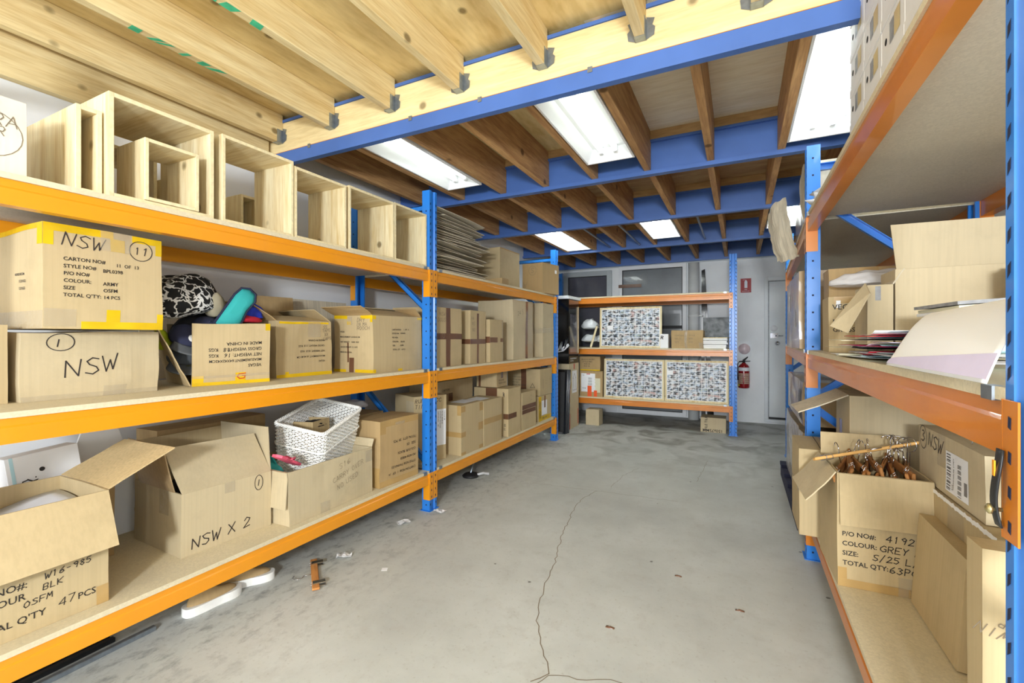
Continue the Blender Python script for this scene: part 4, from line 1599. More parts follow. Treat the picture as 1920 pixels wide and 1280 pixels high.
lump('plastic_bag', 'clear plastic bag lying on the dark carton behind the brace', 'bag', 'film', (-2.64, 2.56, TB + .47), (.09, .12, .05), (0, 0, 0), .3, 51, 2.6, 3)

c = Carton('carton with brown tape tabs at its corner, first beyond the post on the bottom shelf', (-2.09, 3.222, TB), .36, .26, .42, crush=.003)
for q in ((.0, .86, .18, .98), (.0, .36, .20, .46), (.84, .80, 1, .98), (.0, .0, .2, .06), (.82, .0, 1, .08), (.78, .40, 1, .56)):
    c.tape('front', *q, 'tape_tan')
for q in ((.0, .36, 1, .46), (.85, .80, 1, 1)):
    c.tape('left', *q, 'tape_tan')
c.label('top', .35, .2, .95, .8)
c = Carton('carton with one tan tape band, second beyond the post on the bottom shelf', (-2.085, 3.592, TB), .345, .26, .415, crush=.003)
c.tape('front', .0, .47, .98, .60, 'tape_tan')
c.label('top', .05, .2, .6, .8)
c = Carton('tall narrow carton with a dark tape strip low on its corner', (-2.075, 4.06, TB), .285, .40, .478, crush=.003)
c.tape('front', .0, .36, .65, .47, 'tape_brown')
c.tape('left', .86, .36, 1, .47, 'tape_brown')
c.tape('left', .35, .80, .68, 1.0, 'tape_brown')
c.print('left', [('SMP', .90, .82, .03)], rot=90, bold=.01)
c.print('left', [('77 00', .93, .12, .03)], rot=90, bold=.01)
c = Carton('carton with two dark tape bands on the bottom shelf', (-2.075, 4.385, TB), .36, .30, .402, crush=.003)
c.tape('front', .0, .54, 1, .66, 'tape_brown')
c.tape('front', .0, .42, .98, .53, 'tape_brown')
c.print('front', [('OK', .6, .86, .02), ('MP', .62, .74, .02)], 'pencil')
c = Carton('carton with yellow printed tape and a white slip, bottom shelf beside the last post', (-2.11, 4.905, TB), .40, .44, .298, crush=.003)
c.tape('front', .02, .0, .22, .97, Y_)
c.tape('front', .22, .0, 1, .18, Y_)
c.print('front', [('OPD OPD', .165, .12, .045)], rot=90, bold=.02)
c.print('front', [('OPD OPD', .28, .05, .035)], bold=.02)
c.label('front', .24, .22, .66, .80)
c.tape('front', .44, .50, .54, .98, 'tape_brown', off=.002)
c = Carton('carton with a triangle mark and wide brown tape, on the yellow taped carton', (-2.10, 4.93, TB + .304), .38, .43, .315, crush=.004)
c.tape('left', .42, .0, .58, 1.0, 'tape_brown')
c.print('left', [('CARTON NO', .16, .66, .024), ('STYLE NO', .16, .56, .024), ('PO NO', .16, .46, .024), ('MADE IN CHINA', .16, .36, .024)], 'ink')
f = c.faces['left']
mb = MB()
f.line(mb, [(.70 * f.w, .30 * f.h), (.84 * f.w, .30 * f.h), (.77 * f.w, .46 * f.h), (.70 * f.w, .30 * f.h)], .004)
mb.build('triangle_mark', 'ink', c.root, fix=False)
c.print('front', [('FRAGILE', .25, .25, .03), ('X  3', .5, .4, .03)], 'pencil', rot=90)
c = Carton('carton behind the two tan cartons at the back of the bottom shelf', (-2.46, 3.40, TB), .60, .32, .585, mat='card')
c.tape('front', .28, .52, .40, .80, 'tape_brown')
c.print('front', [('CARTON', .1, .84, .03), ('NO 4', .14, .77, .03)])
c = Carton('small carton on top of the tall narrow carton, half in the beam shadow', (-2.22, 4.085, TB + .484), .235, .24, .19)
c.tape('left', .1, .0, .2, 1, 'tape_brown')
c.tape('front', .42, .45, .60, 1, 'tape_brown')
c.print('front', [('SMP SUMMER', .16, .3, .022), ('MADE IN CHINA', .16, .16, .022)])

# ================================================================== floor along the left rack
def shoe(label, loc, rz):
    t = thing('canvas_shoe', label, 'shoe', loc, rz, 'white shoes under the left rack')
    so_ = [(-.036, -.12), (0, -.13), (.036, -.12), (.042, -.05), (.038, .02), (.048, .08), (.03, .128), (-.01, .138), (-.04, .11), (-.044, .05), (-.038, 0), (-.041, -.06)]
    for _ in range(2):
        so_ = [q for i in range(len(so_)) for q in (((so_[i][0] * .75 + so_[(i + 1) % len(so_)][0] * .25), (so_[i][1] * .75 + so_[(i + 1) % len(so_)][1] * .25)), ((so_[i][0] * .25 + so_[(i + 1) % len(so_)][0] * .75), (so_[i][1] * .25 + so_[(i + 1) % len(so_)][1] * .75)))]
    mb = MB()
    mb.slab([(a, b, 0) for a, b in so_], .04, (0, 0, 1))
    mb.build('shoe_sole', 'wicker', t)
    mb = MB()

    def up(u, v):
        a = u * math.tau
        e = v * math.pi / 2
        hh = .058 + .022 * math.cos(a + math.pi)
        return Vector((.035 * math.sin(a) * math.cos(e), .112 * math.cos(a) * math.cos(e), .0405 + hh * math.sin(e)))
    mb.surf(up, 24, 7)
    mb.build('shoe_upper', 'card_brown', t)
    return t


shoe('white soled shoe under the left rack, nearer to the camera', (-2.30, 1.33, .0), -4)
shoe('white soled shoe under the left rack, beside the dropped hanger', (-2.33, 1.52, .0), -30)


def make_hanger(label, w=.40, group=None, mat='hanger_wood'):
    t = thing('clip_hanger', label, 'hanger', (0, 0, 0), 0, group)
    mb = MB()
    mb.box((-w / 2, -.006, -.018), (w / 2, .006, .018), bevel=.0025)
    mb.build('wooden_bar', mat, t)
    mb = MB()
    pts = [(0, 0, .018), (0, 0, .055)] + [(.026 * math.sin(R(a)) , 0, .082 - .026 * math.cos(R(a))) for a in range(0, 231, 15)]
    mb.tube(pts, .0019, 6)
    mb.build('hook', 'chrome', t)
    for s in (-1, 1):
        mb = MB()
        x = s * (w / 2 - .055)
        mb.box((x - .016, -.011, -.048), (x + .016, -.0065, .014), bevel=.001)
        mb.box((x - .016, .0065, -.048), (x + .016, .011, .014), bevel=.001)
        mb.tube([(x - .012, -.009, .010), (x - .012, 0, .026), (x - .012, .009, .010)], .0018, 5)
        mb.tube([(x + .012, -.009, .010), (x + .012, 0, .026), (x + .012, .009, .010)], .0018, 5)
        mb.build('clip', 'chrome', t)
    return t


h0 = make_hanger('wooden clip hanger dropped on the floor under the left rack', .34)
h0.location = (-2.07, 1.735, .013)
h0.rotation_euler = (R(90), 0, R(-38))
for (x, y, s, lb) in ((-1.78, 1.96, .032, 'small square white tag on the floor in front of the left rack'), (-2.09, 1.96, .05, 'crumpled clear wrapper scrap on the floor near the dropped hanger'),
                      (-2.06, .76, .07, 'crumpled clear wrapper on the floor beside the metal rods'), (-1.99, 2.78, .05, 'clear tape scrap on the floor at the foot of the blue post'),
                      (-2.10, 2.50, .055, 'clear wrapper on the floor left of the blue post foot')):
    mb = MB()
    sd = rnd.uniform(0, 60)
    flat = 'tag' in lb

    def scrap(u, v):
        k = 0 if flat else .014 * (1 + noise.noise(Vector((u * 3 + sd, v * 3, 1))))
        return Vector(((u - .5) * s, (v - .5) * s * (1 if flat else 1.7), .001 + k))
    mb.surf(scrap, 6, 6, .0012, smooth=False)
    o = mb.build('paper_tag' if flat else 'plastic_scrap', 'paper' if flat else 'film')
    o.location = (x, y, 0)
    o.rotation_euler = (0, 0, rnd.uniform(0, 3))
    tag(o, lb, 'scrap')
for i, (x, lb) in enumerate(((-2.39, 'brown metal rod on the floor under the left rack, against the dark'), (-2.327, 'shiny metal rod on the floor under the left rack, longest and nearest the aisle'), (-2.435, 'thin metal rod on the floor furthest under the left rack'))):
    mb = MB()
    mb.box((-.011, -.75, 0), (.011, .42 - .12 * (i != 1), .02), bevel=.002)
    o = mb.build('metal_rod', 'steel' if i == 1 else 'black_metal')
    o.location = (x, .68, .0)
    o.rotation_euler = (0, 0, R(0 if i == 1 else 1))
    tag(o, lb, 'rod', 'metal rods under the left rack')
# caster with its rod under the far bay
t = thing('stand_foot', 'black round stand foot with a grey rod on the floor under the far left bay', 'stand', (-2.25, 3.63, 0))
mb = MB()
mb.lathe([(.0001, 0), (.075, 0), (.078, .012), (.06, .028), (.018, .036), (.0001, .036)], seg=28)
mb.build('foot_disc', 'rubber', t)
mb = MB()
mb.tube([(0, 0, .03), (-.02, .08, .10), (-.20, .62, .245)], .009, 8)
mb.build('rod', 'steel', t)
mb = MB()
mb.tube([(.06, .02, .02), (.10, .06, .03), (.09, .10, .015), (.13, .12, .01)], .012, 6)
mb.build('crumpled_wrapper', 'film', t)
for (x, y, s, lb) in ((-.30, 2.62, .018, 'dark speck of debris on the concrete, middle of the aisle'), (.0, 2.42, .02, 'dark chip of debris on the concrete towards the right rack'), (-.52, 2.02, .02, 'brown leaf like scrap on the concrete in the near aisle')):
    mb = MB()
    mb.surf(lambda u, v: Vector(((u - .5) * s * 2, (v - .5) * s * (1 - .6 * abs(u - .4)), .001 + .005 * math.sin(u * 3) * math.sin(v * 3))), 5, 4, .001)
    o = mb.build('debris_scrap', 'tape_brown')
    o.location = (x, y, 0)
    tag(o, lb, 'scrap')

# ================================================================== far wall
WY = YB - .001


def window(n, x0, x1, z0, z1, fr, frame, glass, label=None):
    t = bpy.data.objects.new('window_%d' % n, None)
    COL.objects.link(t)
    t['kind'] = 'structure'
    t.location = ((x0 + x1) / 2, WY, z0)
    w, h = (x1 - x0) / 2, z1 - z0
    mb = MB()
    for a, b in (((-w, -.05, 0), (-w + fr, 0, h)), ((w - fr, -.05, 0), (w, 0, h)), ((-w + fr, -.05, h - fr), (w - fr, 0, h)), ((-w + fr, -.05, 0), (w - fr, 0, fr))):
        mb.box(a, b, bevel=.003)
    mb.build('window_frame', frame, t)
    mb = MB()
    for a, b in (((-w + fr, -.036, fr), (-w + fr + .012, -.02, h - fr)), ((w - fr - .012, -.036, fr), (w - fr, -.02, h - fr)), ((-w + fr + .012, -.036, h - fr - .012), (w - fr - .012, -.02, h - fr)), ((-w + fr + .012, -.036, fr), (w - fr - .012, -.02, fr + .012))):
        mb.box(a, b)
    mb.build('window_gasket', 'rubber', t)
    mb = MB()
    mb.box((-w + fr + .002, -.030, fr), (w - fr - .002, -.022, h - fr))
    mb.build('pane', glass, t)
    return t


window(1, -2.86, -1.985, .95, 2.46, .085, 'frame_grey', 'glass_dark')
w2 = window(2, -1.86, -.77, .02, 2.50, .06, 'frame_white', 'glass_grey')
mb = MB()
mb.box((-.50, -.035, 1.42), (.50, -.012, 1.47))
mb.build('mid_rail', 'rubber', w2)
mb = MB()
mb.box((-.545, -.058, 2.12), (-.16, -.0525, 2.175))
tp = mb.build('brown_tape_strip', 'tape_brown', w2)

d = bpy.data.objects.new('door_1', None)
COL.objects.link(d)
d['kind'] = 'structure'
d.location = (.79, WY, 0)
mb = MB()
for a, b in (((-.46, -.03, .04), (-.41, 0, 2.20)), ((.41, -.03, .04), (.46, 0, 2.20)), ((-.41, -.03, 2.145), (.41, 0, 2.20)), ((-.46, -.035, .03), (.46, 0, .07))):
    mb.box(a, b, bevel=.004)
mb.build('door_frame', 'door_paint', d)
mb = MB()
mb.box((-.398, -.018, .105), (.398, -.003, 2.132), bevel=.003)
mb.build('door_leaf', 'door_paint', d)
mb = MB()
for a, b in (((-.4095, -.006, .1046), (-.3985, -.002, 2.1445)), ((.3985, -.006, .1046), (.4095, -.002, 2.1445)), ((-.3985, -.006, 2.1325), (.3985, -.002, 2.1445))):
    mb.box(a, b)
mb.build('door_gap_line', 'grey_print', d)  # grey strips painting in the shaded gap between leaf and frame
mb = MB()
mb.box((-.405, -.015, .075), (.405, -.003, .1045))
mb.build('threshold_gap', 'rubber', d)
mb = MB()
mb.box((-.395, -.024, 2.07), (-.29, -.0185, 2.11), bevel=.002)
mb.build('door_plate', 'frame_white', d)
mb = MB()
mb.lathe([(.0001, 0), (.045, 0), (.042, .012), (.0001, .013)], seg=24)
o = mb.build('round_escutcheon', 'paper', d)
o.rotation_euler = (R(90), 0, 0)
o.location = (-.335, -.0185, 1.43)
mb = MB()
mb.box((-.385, -.024, 1.285), (-.285, -.0185, 1.36), bevel=.002)
mb.mi = 1
mb.tube([(-.32, -.02, 1.322), (-.32, -.05, 1.322), (-.305, -.06, 1.322), (-.22, -.058, 1.322)], .009, 8)
mb.build('door_handle', ['chrome', 'chrome'], d)
mb = MB()
mb.lathe([(.0001, 0), (.034, 0), (.030, .025), (.024, .05), (.0001, .052)], seg=20)
o = mb.build('door_knob', 'chrome', d)
o.rotation_euler = (R(90), 0, 0)
o.location = (-.29, -.0185, 1.21)
mb = MB()
mb.box((-.20, -.0195, 1.55), (-.02, -.0182, 1.84))
mb.build('door_notice', 'paper', d)

# white plastic downpipe with bracket
t = thing('downpipe', 'fat white plastic pipe running down the back wall right of the large window', 'pipe', (-.655, YB - .10, 0))
mb = MB()
mb.lathe([(.083, 0.0), (.083, 2.48)], seg=28)
mb.build('pipe_run', 'pvc', t)
mb = MB()
for z_ in (.35, 1.62):
    mb.lathe([(.0845, z_), (.088, z_ + .004), (.088, z_ + .036), (.0845, z_ + .04)], seg=28)
    mb.box((.07, -.02, z_ + .005), (.13, .02, z_ + .035), bevel=.003)
mb.build('pipe_bracket', 'pvc', t)
o = mb = MB()
mb.slab([(-.545, YB - .06, .0), (-.36, YB - .06, .0), (-.495, YB - .02, 2.38), (-.545, YB - .02, 2.36)], .018, (0, -1, 0))
tag(recenter(mb.build('black_board', 'gloss_black')), 'thin black tapering board leaning beside the white pipe', 'board')
mb = MB()
mb.slab([(-.475, YB - .14, 0), (-.452, YB - .14, 0), (-.492, YB - .06, 1.70), (-.512, YB - .06, 1.70)], .03, (0, -1, 0))
tag(recenter(mb.build('white_batten', 'frame_white')), 'white batten leaning in front of the thin black board', 'batten')

# fire sign, extinguisher and its disc
t = thing('fire_extinguisher_sign', 'red fire extinguisher sign high on the back wall', 'sign', (.082, YB - .004, 1.985))
mb = MB()
mb.box((-.072, -.004, 0), (.072, .003, .215), bevel=.001)
mb.build('sign_plate', 'sign_red', t)
mb = MB()
f = Face((-.072, -.0045, 0), (1, 0, 0), (0, 0, 1), .144, .215)
mb.poly([f.at(a, b, .0006) for a, b in ((.052, .07), (.092, .07), (.092, .165), (.084, .18), (.078, .183), (.078, .195), (.066, .195), (.066, .183), (.058, .178), (.052, .165))])
f.patch(mb, .03, .192, .064, .196, .0006)
mb.build('sign_pictogram', 'paper', t, fix=False)
mb = MB()
f.text(mb, [('FIRE', .05, .038, .022), ('EXTINGUISHER', .022, .016, .0145)], .0007)
mb.build('sign_text', 'paper', t, fix=False)

t = thing('fire_extinguisher', 'red fire extinguisher with a white band hanging on the back wall', 'fire extinguisher', (.053, YB - .105, .53))
mb = MB()
mb.lathe([(.06, 0), (.076, .008), (.078, .02), (.078, .30), (.074, .325), (.055, .355), (.032, .37), (.024, .385), (.0001, .386)], seg=32)
mb.build('cylinder_body', 'red_gloss', t)
mb = MB()
mb.lathe([(.0786, .262), (.0792, .264), (.0792, .312), (.0786, .314)], seg=32)
mb.build('white_band', 'paper', t)
mb = MB()
mb.lathe([(.018, .386), (.018, .41), (.012, .42), (.0001, .421)], seg=16)
mb.slab([(-.012, -.01, .41), (.012, -.01, .41), (.06, -.01, .47), (.052, -.01, .48), (-.02, -.01, .425)], .02, (0, 1, 0))
mb.slab([(-.012, -.01, .40), (.085, -.01, .405), (.09, -.01, .415), (-.01, -.01, .412)], .02, (0, 1, 0))
mb.build('squeeze_handle', 'rubber', t)
mb = MB()
mb.tube([(-.01, 0, .405), (-.06, -.01, .40), (-.085, -.015, .36), (-.09, -.02, .28), (-.085, -.02, .12)], .009, 8)
mb.build('hose', 'rubber', t)
mb = MB()
for a0, a1, z0, z1, nr in ((205, 262, .07, .235, 9), (272, 335, .07, .235, 9)):
    for k in range(nr):
        zz = z0 + (z1 - z0) * k / nr
        pts = [(.0787 * math.cos(R(a)), .0787 * math.sin(R(a))) for a in range(a0, a1, 8)]
        for (xa, ya), (xb, yb) in zip(pts, pts[1:]):
            mb.poly([(xa, ya, zz), (xb, yb, zz), (xb, yb, zz + .0085), (xa, ya, zz + .0085)])
mb.build('instruction_lines', 'cream_paper', t, fix=False)
mb = MB()
for a in range(190, 225, 7):
    mb.poly([(.0788 * math.cos(R(q)), .0788 * math.sin(R(q)), zz) for q, zz in ((a, .03), (a + 7, .03), (a + 7, .062), (a, .062))])
mb.build('yellow_sticker', 'yellow_print', t, fix=False)
mb = MB()
mb.box((-.03, .075, .24), (.03, .102, .34))
mb.build('wall_bracket', 'black_metal', t)

t = thing('extinguisher_location_disc', 'round clear plastic wrapped disc on the wall above the extinguisher', 'sign', (.06, YB - .002, 1.02))
mb = MB()
mb.box((-.095, -.003, -.02), (.095, 0, .215))
mb.build('backing_plate', 'frame_white', t)
mb = MB()
mb.lathe([(.0001, 0), (.082, 0), (.08, .006), (.0001, .007)], seg=32)
o = mb.build('round_face', plain('pinkish_disc', lin(226, 206, 210), .25, var=.18, nscale=12, coat=.6), t)
o.rotation_euler = (R(90), 0, 0)
o.location = (0, -.0035, .10)

# ================================================================== far rack contents
BZ1, BZ2, BZ3 = .4055, 1.1455, 1.9055


def photo_board(label, x0, y, z, w, h, cols, rows, lean=-3, seed=0):
    t = thing('photo_board', label, 'photo board', (x0 + w / 2, y, z))
    fr = .026
    X = w / 2
    mb = MB()
    for a, b in (((-X, -.012, 0), (-X + fr, .012, h)), ((X - fr, -.012, 0), (X, .012, h)), ((-X + fr, -.012, h - fr), (X - fr, .012, h)), ((-X + fr, -.012, 0), (X - fr, .012, fr))):
        mb.box(a, b, bevel=.001)
    mb.build('wooden_frame', 'crate_ply', t)
    mb = MB()
    mb.box((-X + fr, -.004, fr), (X - fr, .008, h - fr))
    mb.build('white_sheet', 'white_card', t)
    mb = MB()
    cw, ch = (w - 2 * fr - .016) / cols, (h - 2 * fr - .01) / rows
    rr = random.Random(seed)
    for i in range(cols):
        for j in range(rows):
            if rr.random() < .02:
                continue
            px, pz = -X + fr + .010 + i * cw, fr + .006 + j * ch
            mb.poly([(px, -.0046, pz), (px + cw * .93, -.0046, pz), (px + cw * .93, -.0046, pz + ch * .90), (px, -.0046, pz + ch * .90)])
    o = mb.build('printed_snapshots', 'photo', t, fix=False)
    # each snapshot samples its own patch of pattern
    for v in o.data.vertices:
        pass
    t.rotation_euler = (R(lean), 0, 0)
    return t


photo_board('framed board of small photos on the upper level of the far rack', -1.882, 6.70, BZ2, .895, .595, 10, 9, -2, 1)
photo_board('left framed board of small photos on the lower level of the far rack', -1.815, 6.70, BZ1, .862, .575, 10, 9, -2, 2)
photo_board('right framed board of small photos on the lower level of the far rack', -.948, 6.702, BZ1, .815, .575, 10, 9, -2, 3)
c = Carton('small sagging carton with side tapes on the upper level of the far rack', (-.855, 6.68, BZ2), .415, .30, .25, rz=0, crush=.016, mat='card_brown', open_top=True)
c.print('front', [('CARTON', .12, .68, .03), ('NO  12', .12, .5, .03), ('QTY', .12, .32, .03), ('STYLE', .58, .68, .03), ('SIZE', .58, .5, .03), ('KGS', .58, .32, .03)], 'pencil')
c.tape('front', .44, .0, .52, 1, 'tape_clear')
c.tape('front', .88, .0, 1, .3, 'tape_clear')
t = thing('white_box', 'narrow white box with black lettering between the photo board and the sagging carton', 'box', (-.95, 6.76, BZ2))
mb = MB()
mb.box((-.055, -.09, 0), (.055, .09, .20), bevel=.003)
mb.build('box_body', 'white_card', t)
f = Face((-.055, -.0903, 0), (1, 0, 0), (0, 0, 1), .11, .2)
mb = MB()
f.write(mb, 'R', .01, .13, .04, .010)
mb.build('emblem', 'ink', t, fix=False)
z = BZ2 + .0005
for i in range(5):
    w_ = .385 + rnd.uniform(-.03, .01)
    mb = MB()
    mb.box((-w_ / 2, -.20, 0), (w_ / 2, .20, .026), bevel=.002)
    o = mb.build('white_canvas', 'white_card')
    o.location = (-.35 + rnd.uniform(-.02, .015), 6.92, z)
    tag(o, '%s white panel from the bottom of the stack on the far rack' % ORD[i], 'panel', 'white panels stacked on the far rack')
    z += .0265
    if i in (1, 3):
        z += .004
mb = MB()
mb.box((-.23, -.20, 0), (.18, .20, .012), bevel=.001)
o = mb.build('plywood_sheet', 'crate_ply_h')
o.location = (-.325, 6.92, z)
tag(o, 'thin plywood sheet lying on the stack of white panels', 'sheet')
mb = MB()
mb.box((-.19, -.012, 0), (.15, .012, .28), bevel=.002)
o = mb.build('grey_canvas', 'grey_canvas')
o.location = (-.28, 7.02, z + .0125)
o.rotation_euler = (R(-3), 0, 0)
tag(o, 'mottled grey picture panel standing on the white panels', 'picture')
for i, (x, z_, s) in enumerate(((-2.08, .31, (.13, .12, .13)), (-2.08, .105, (.12, .12, .10)), (-1.97, .10, (.08, .11, .09)))):
    lump('plastic_bundle', ['upper white plastic wrapped bundle beside the black box', 'lower white plastic wrapped bundle beside the black box', 'small white plastic bundle against the photo board frame'][i], 'bundle',
         plain('milky_film', lin(222, 226, 230), .18, var=.12, coat=.6) if i == 0 else 'milky', (x, 6.86 - .06 * (i == 2), BZ2 + z_), s, (0, 0, 0), .22, 60 + i, 2.4, 4) if i == 0 else None
K['milky'] = bpy.data.materials['milky_film']
lump('plastic_bundle', 'lower white plastic wrapped bundle beside the black box', 'bundle', 'milky', (-2.08, 6.86, BZ2 + .105), (.13, .12, .10), (0, 0, 0), .22, 61, 2.4, 4)
lump('plastic_bundle', 'small white plastic bundle against the photo board frame', 'bundle', 'milky', (-1.955, 6.98, BZ2 + .10), (.075, .11, .095), (0, 0, 0), .22, 62, 2.4, 4)
mb = MB()
mb.box((-.014, -.008, 0), (.014, .008, .33))
o = mb.build('wooden_stick', 'crate_ply')
o.location = (-2.02, 6.70, BZ2 + .005)
o.rotation_euler = (0, R(17), 0)
tag(o, 'pale wooden stick leaning between the white bundles and the photo board', 'stick')

c = Carton('carton with courier labels and orange fragile tape on the lower level of the far rack', (-2.19, 6.69, BZ1), .355, .34, .385, rz=0, mat='card_brown')
c.label('front', .06, .18, .68, .90)
c.label('front', .66, .16, .90, .72, 'cream_paper')
c.print('front', [('||||||', .38, .68, .035), ('||||||', .38, .57, .035), ('|||||||', .36, .46, .035), ('TO', .12, .8, .02), ('FROM', .12, .3, .02)], bold=.01)
c.tape('front', .34, .0, .52, .42, 'orange_label', off=.002)
c.print('front', [('FRAGILE', .47, .02, .04)], rot=90, bold=.01)
c.tape('front', .62, .0, .76, .24, 'orange_label', off=.002)
c.tape('front', .30, .86, .46, .89, 'red_label', off=.002)
c = Carton('open brown carton with print on the courier labelled carton', (-2.19, 6.70, BZ1 + .39), .31, .30, .21, rz=0, mat='card_brown', crush=.008)
c.print('front', [('BEACH SHORT', .10, .74, .03), ('STYLE 4001', .14, .58, .03), ('SIZE 32', .2, .42, .03), ('PCS 20', .2, .26, .03)])
c.tape('front', 0, 0, 1, .08, Y_)
c = Carton('low brown carton with tape and lettering on the floor under the far rack', (-.485, 6.78, 0), .315, .28, .20, rz=0, mat='card_pale')
c.print('front', [('150x75MM', .88, .22, .055)], flip=True, bold=.012)
c.print('front', [('TILE TILE', .27, .12, .048)], rot=90, bold=.012)
c = Carton('small grey carton on the floor behind the tall fragile carton', (-2.05, 6.55, 0), .20, .2, .23, rz=0, mat='card_pale')

# black display box on the tall carton, between the left rack and the far rack
t = thing('tall_carton', 'tall carton with an up arrow label and red fragile marks, under the black display box', 'box', (-2.30, 6.27, 0), 90)
mb = MB()
vs_ = mb.box((-.215, -.16, 0), (.215, .16, .925), cuts=4)
mb.build('carton_body', 'card_pale', t)
f = Face((-.215, -.1603, 0), (1, 0, 0), (0, 0, 1), .43, .925)
mb = MB()
f.patch(mb, .13, .50, .34, .82, .0006)
mb.build('arrow_label', 'paper', t, fix=False)
mb = MB()
f.line(mb, [(.19, .57), (.19, .71), (.17, .71), (.235, .78), (.30, .71), (.28, .71), (.28, .57)], .006)
f.text(mb, [('THIS WAY UP', .15, .53, .028)], .0012)
mb.build('arrow_print', 'ink', t, fix=False)
for (x0, y0, x1, y1) in ((.02, .0, .05, .22), (.38, .03, .41, .25), (.20, .84, .24, .92)):
    mb = MB()
    f.patch(mb, x0, y0, x1, y1, .0006)
    mb.build('red_fragile_mark', 'red_label', t, fix=False)
t = thing('display_box', 'glossy black display box with a white script emblem on the tall carton', 'box', (-2.31, 6.265, .9255), 90)
mb = MB()
mb.box((-.215, -.17, 0), (.215, .17, .91), bevel=.004)
mb.build('box_body', 'gloss_black', t)
mb = MB()
fl_ = Face((-.2153, .17, 0), (0, -1, 0), (0, 0, 1), .34, .91)
for pl, pw in (([(.16, .17), (.20, .22), (.235, .30), (.22, .21), (.26, .20)], .022), ([(.245, .215), (.285, .25), (.315, .36), (.285, .235), (.33, .275)], .022), ([(.17, .165), (.26, .185), (.34, .26)], .016)):
    fl_.line(mb, pl, pw)
mb.build('script_emblem', 'paper', t, fix=False)
mb = MB()
fr_ = Face((-.215, -.1703, 0), (1, 0, 0), (0, 0, 1), .43, .91)
fr_.patch(mb, .05, .16, .36, .70, .0005)
mb.build('printed_window', 'glass_dark', t, fix=False)
mb = MB()
mb.box((.155, -.185, .14), (.185, -.1712, .82), bevel=.003)
mb.build('gold_bar', plain('pale_gold', lin(200, 178, 140), .35, .2), t)
mb = MB()
fr_.text(mb, [('FOR PERFORMANCE', .06, .06, .03), ('FINE FITTINGS', .06, .03, .022)], .0008)
mb.build('box_text', 'paper', t, fix=False)
mb = MB()
mb.box((-.25, -.20, 0), (.21, .17, .02), bevel=.002)
mb.box((-.24, -.19, .0205), (.23, .17, .045), bevel=.002)
o = mb.build('white_panels', 'frame_white')
o.location = (-2.31, 6.265, 1.8365)
o.rotation_euler = (0, 0, R(86))
o.name = 'white_board'
tag(o, 'flat white panel lying on top of the black display box', 'panel')
for i in range(3):
    t = thing('black_picture_frame', '%s black picture frame leaning against the tall carton' % ['front', 'middle', 'rearmost'][i], 'frame', (-2.195 + .01 * i, 5.76 + .04 * i, .0))
    mb = MB()
    w_, h_ = .22, .86
    for a, b in (((-w_ / 2, -.012, 0), (-w_ / 2 + .03, .012, h_)), ((w_ / 2 - .03, -.012, 0), (w_ / 2, .012, h_)), ((-w_ / 2 + .03, -.012, h_ - .03), (w_ / 2 - .03, .012, h_)), ((-w_ / 2 + .03, -.012, 0), (w_ / 2 - .03, .012, .03))):
        mb.box(a, b, bevel=.002)
    mb.build('frame_border', 'gloss_black', t)
    mb = MB()
    mb.box((-w_ / 2 + .03, -.006, .03), (w_ / 2 - .03, .006, h_ - .03))
    mb.build('frame_panel', 'rubber', t)
    t.rotation_euler = (R(-7), 0, R(8))

# ================================================================== RIGHT RACK
RB, RM, RT = .3035, 1.2255, 2.0205
# white shoe cartons on top
rows, ch = 4, .142
cols = [(2.06, .226), (1.83, .226), (1.60, .226), (1.37, .226), (1.14, .226)]
for ci_, (y0, w_) in enumerate(cols):
    for r_ in range(rows):
        lb = 'white shoe carton, %s from the bottom in the %s column from the far post' % (ORD[r_], ORD[ci_])
        t = thing('shoe_carton', lb, 'shoe box', (RX + .045 + .16, y0 + w_ / 2, RT + r_ * (ch + .001)), -90, 'white shoe cartons on top of the right rack')
        mb = MB()
        mb.box((-w_ / 2 + .001, -.15, 0), (w_ / 2 - .001, .15, ch - .034), bevel=.002)
        mb.build('carton_base', 'white_card', t)
        mb = MB()
        mb.box((-w_ / 2, -.1525, ch - .0335), (w_ / 2, .1525, ch), bevel=.002)
        mb.build('carton_lid', 'white_card', t)
        f = Face((-w_ / 2 + .001, -.1503, 0), (1, 0, 0), (0, 0, 1), w_ - .002, ch)
        mb = MB()
        mb.slab([f.at(.045 + .011 * math.cos(k * .524), .05 + .011 * math.sin(k * .524), 0) for k in range(12)], .0006, (0, -1, 0))
        mb.build('finger_hole', 'hole_black', t)
        if ci_ < 3:
            mb = MB()
            f.patch(mb, .085, .02, .125, .085, .0006)
            mb.build('size_label', 'grey_print', t, fix=False)
            mb = MB()
            f.patch(mb, .13, .02, .185, .088, .0006)
            mb.build('cream_label', plain('buff_label', lin(212, 190, 130), .5) if 'buff' not in K else K['buff'], t, fix=False)
            K.setdefault('buff', bpy.data.materials['buff_label'])
c = Carton('cream carton on the far part of the right top shelf behind the post', (.42, 3.33, RT), .45, .40, .36, rz=0, mat='card_cream')
z = RT + .001
for i in range(4):
    mb = MB()
    mb.surf(lambda u, v: Vector(((u - .5) * .21, (v - .5) * .30, .02 * (1 - u) ** 2 * (i + 1) * .5)), 6, 4, .002)
    o = mb.build('paper_sheet', 'paper')
    o.location = (.46 + .01 * i, 2.98 - .02 * i, z)
    o.rotation_euler = (0, 0, R(12 * i - 20))
    tag(o, '%s loose white sheet from the bottom beside the far post on the right top shelf' % ORD[i], 'paper', 'loose sheets on the right top shelf')
    z += .013
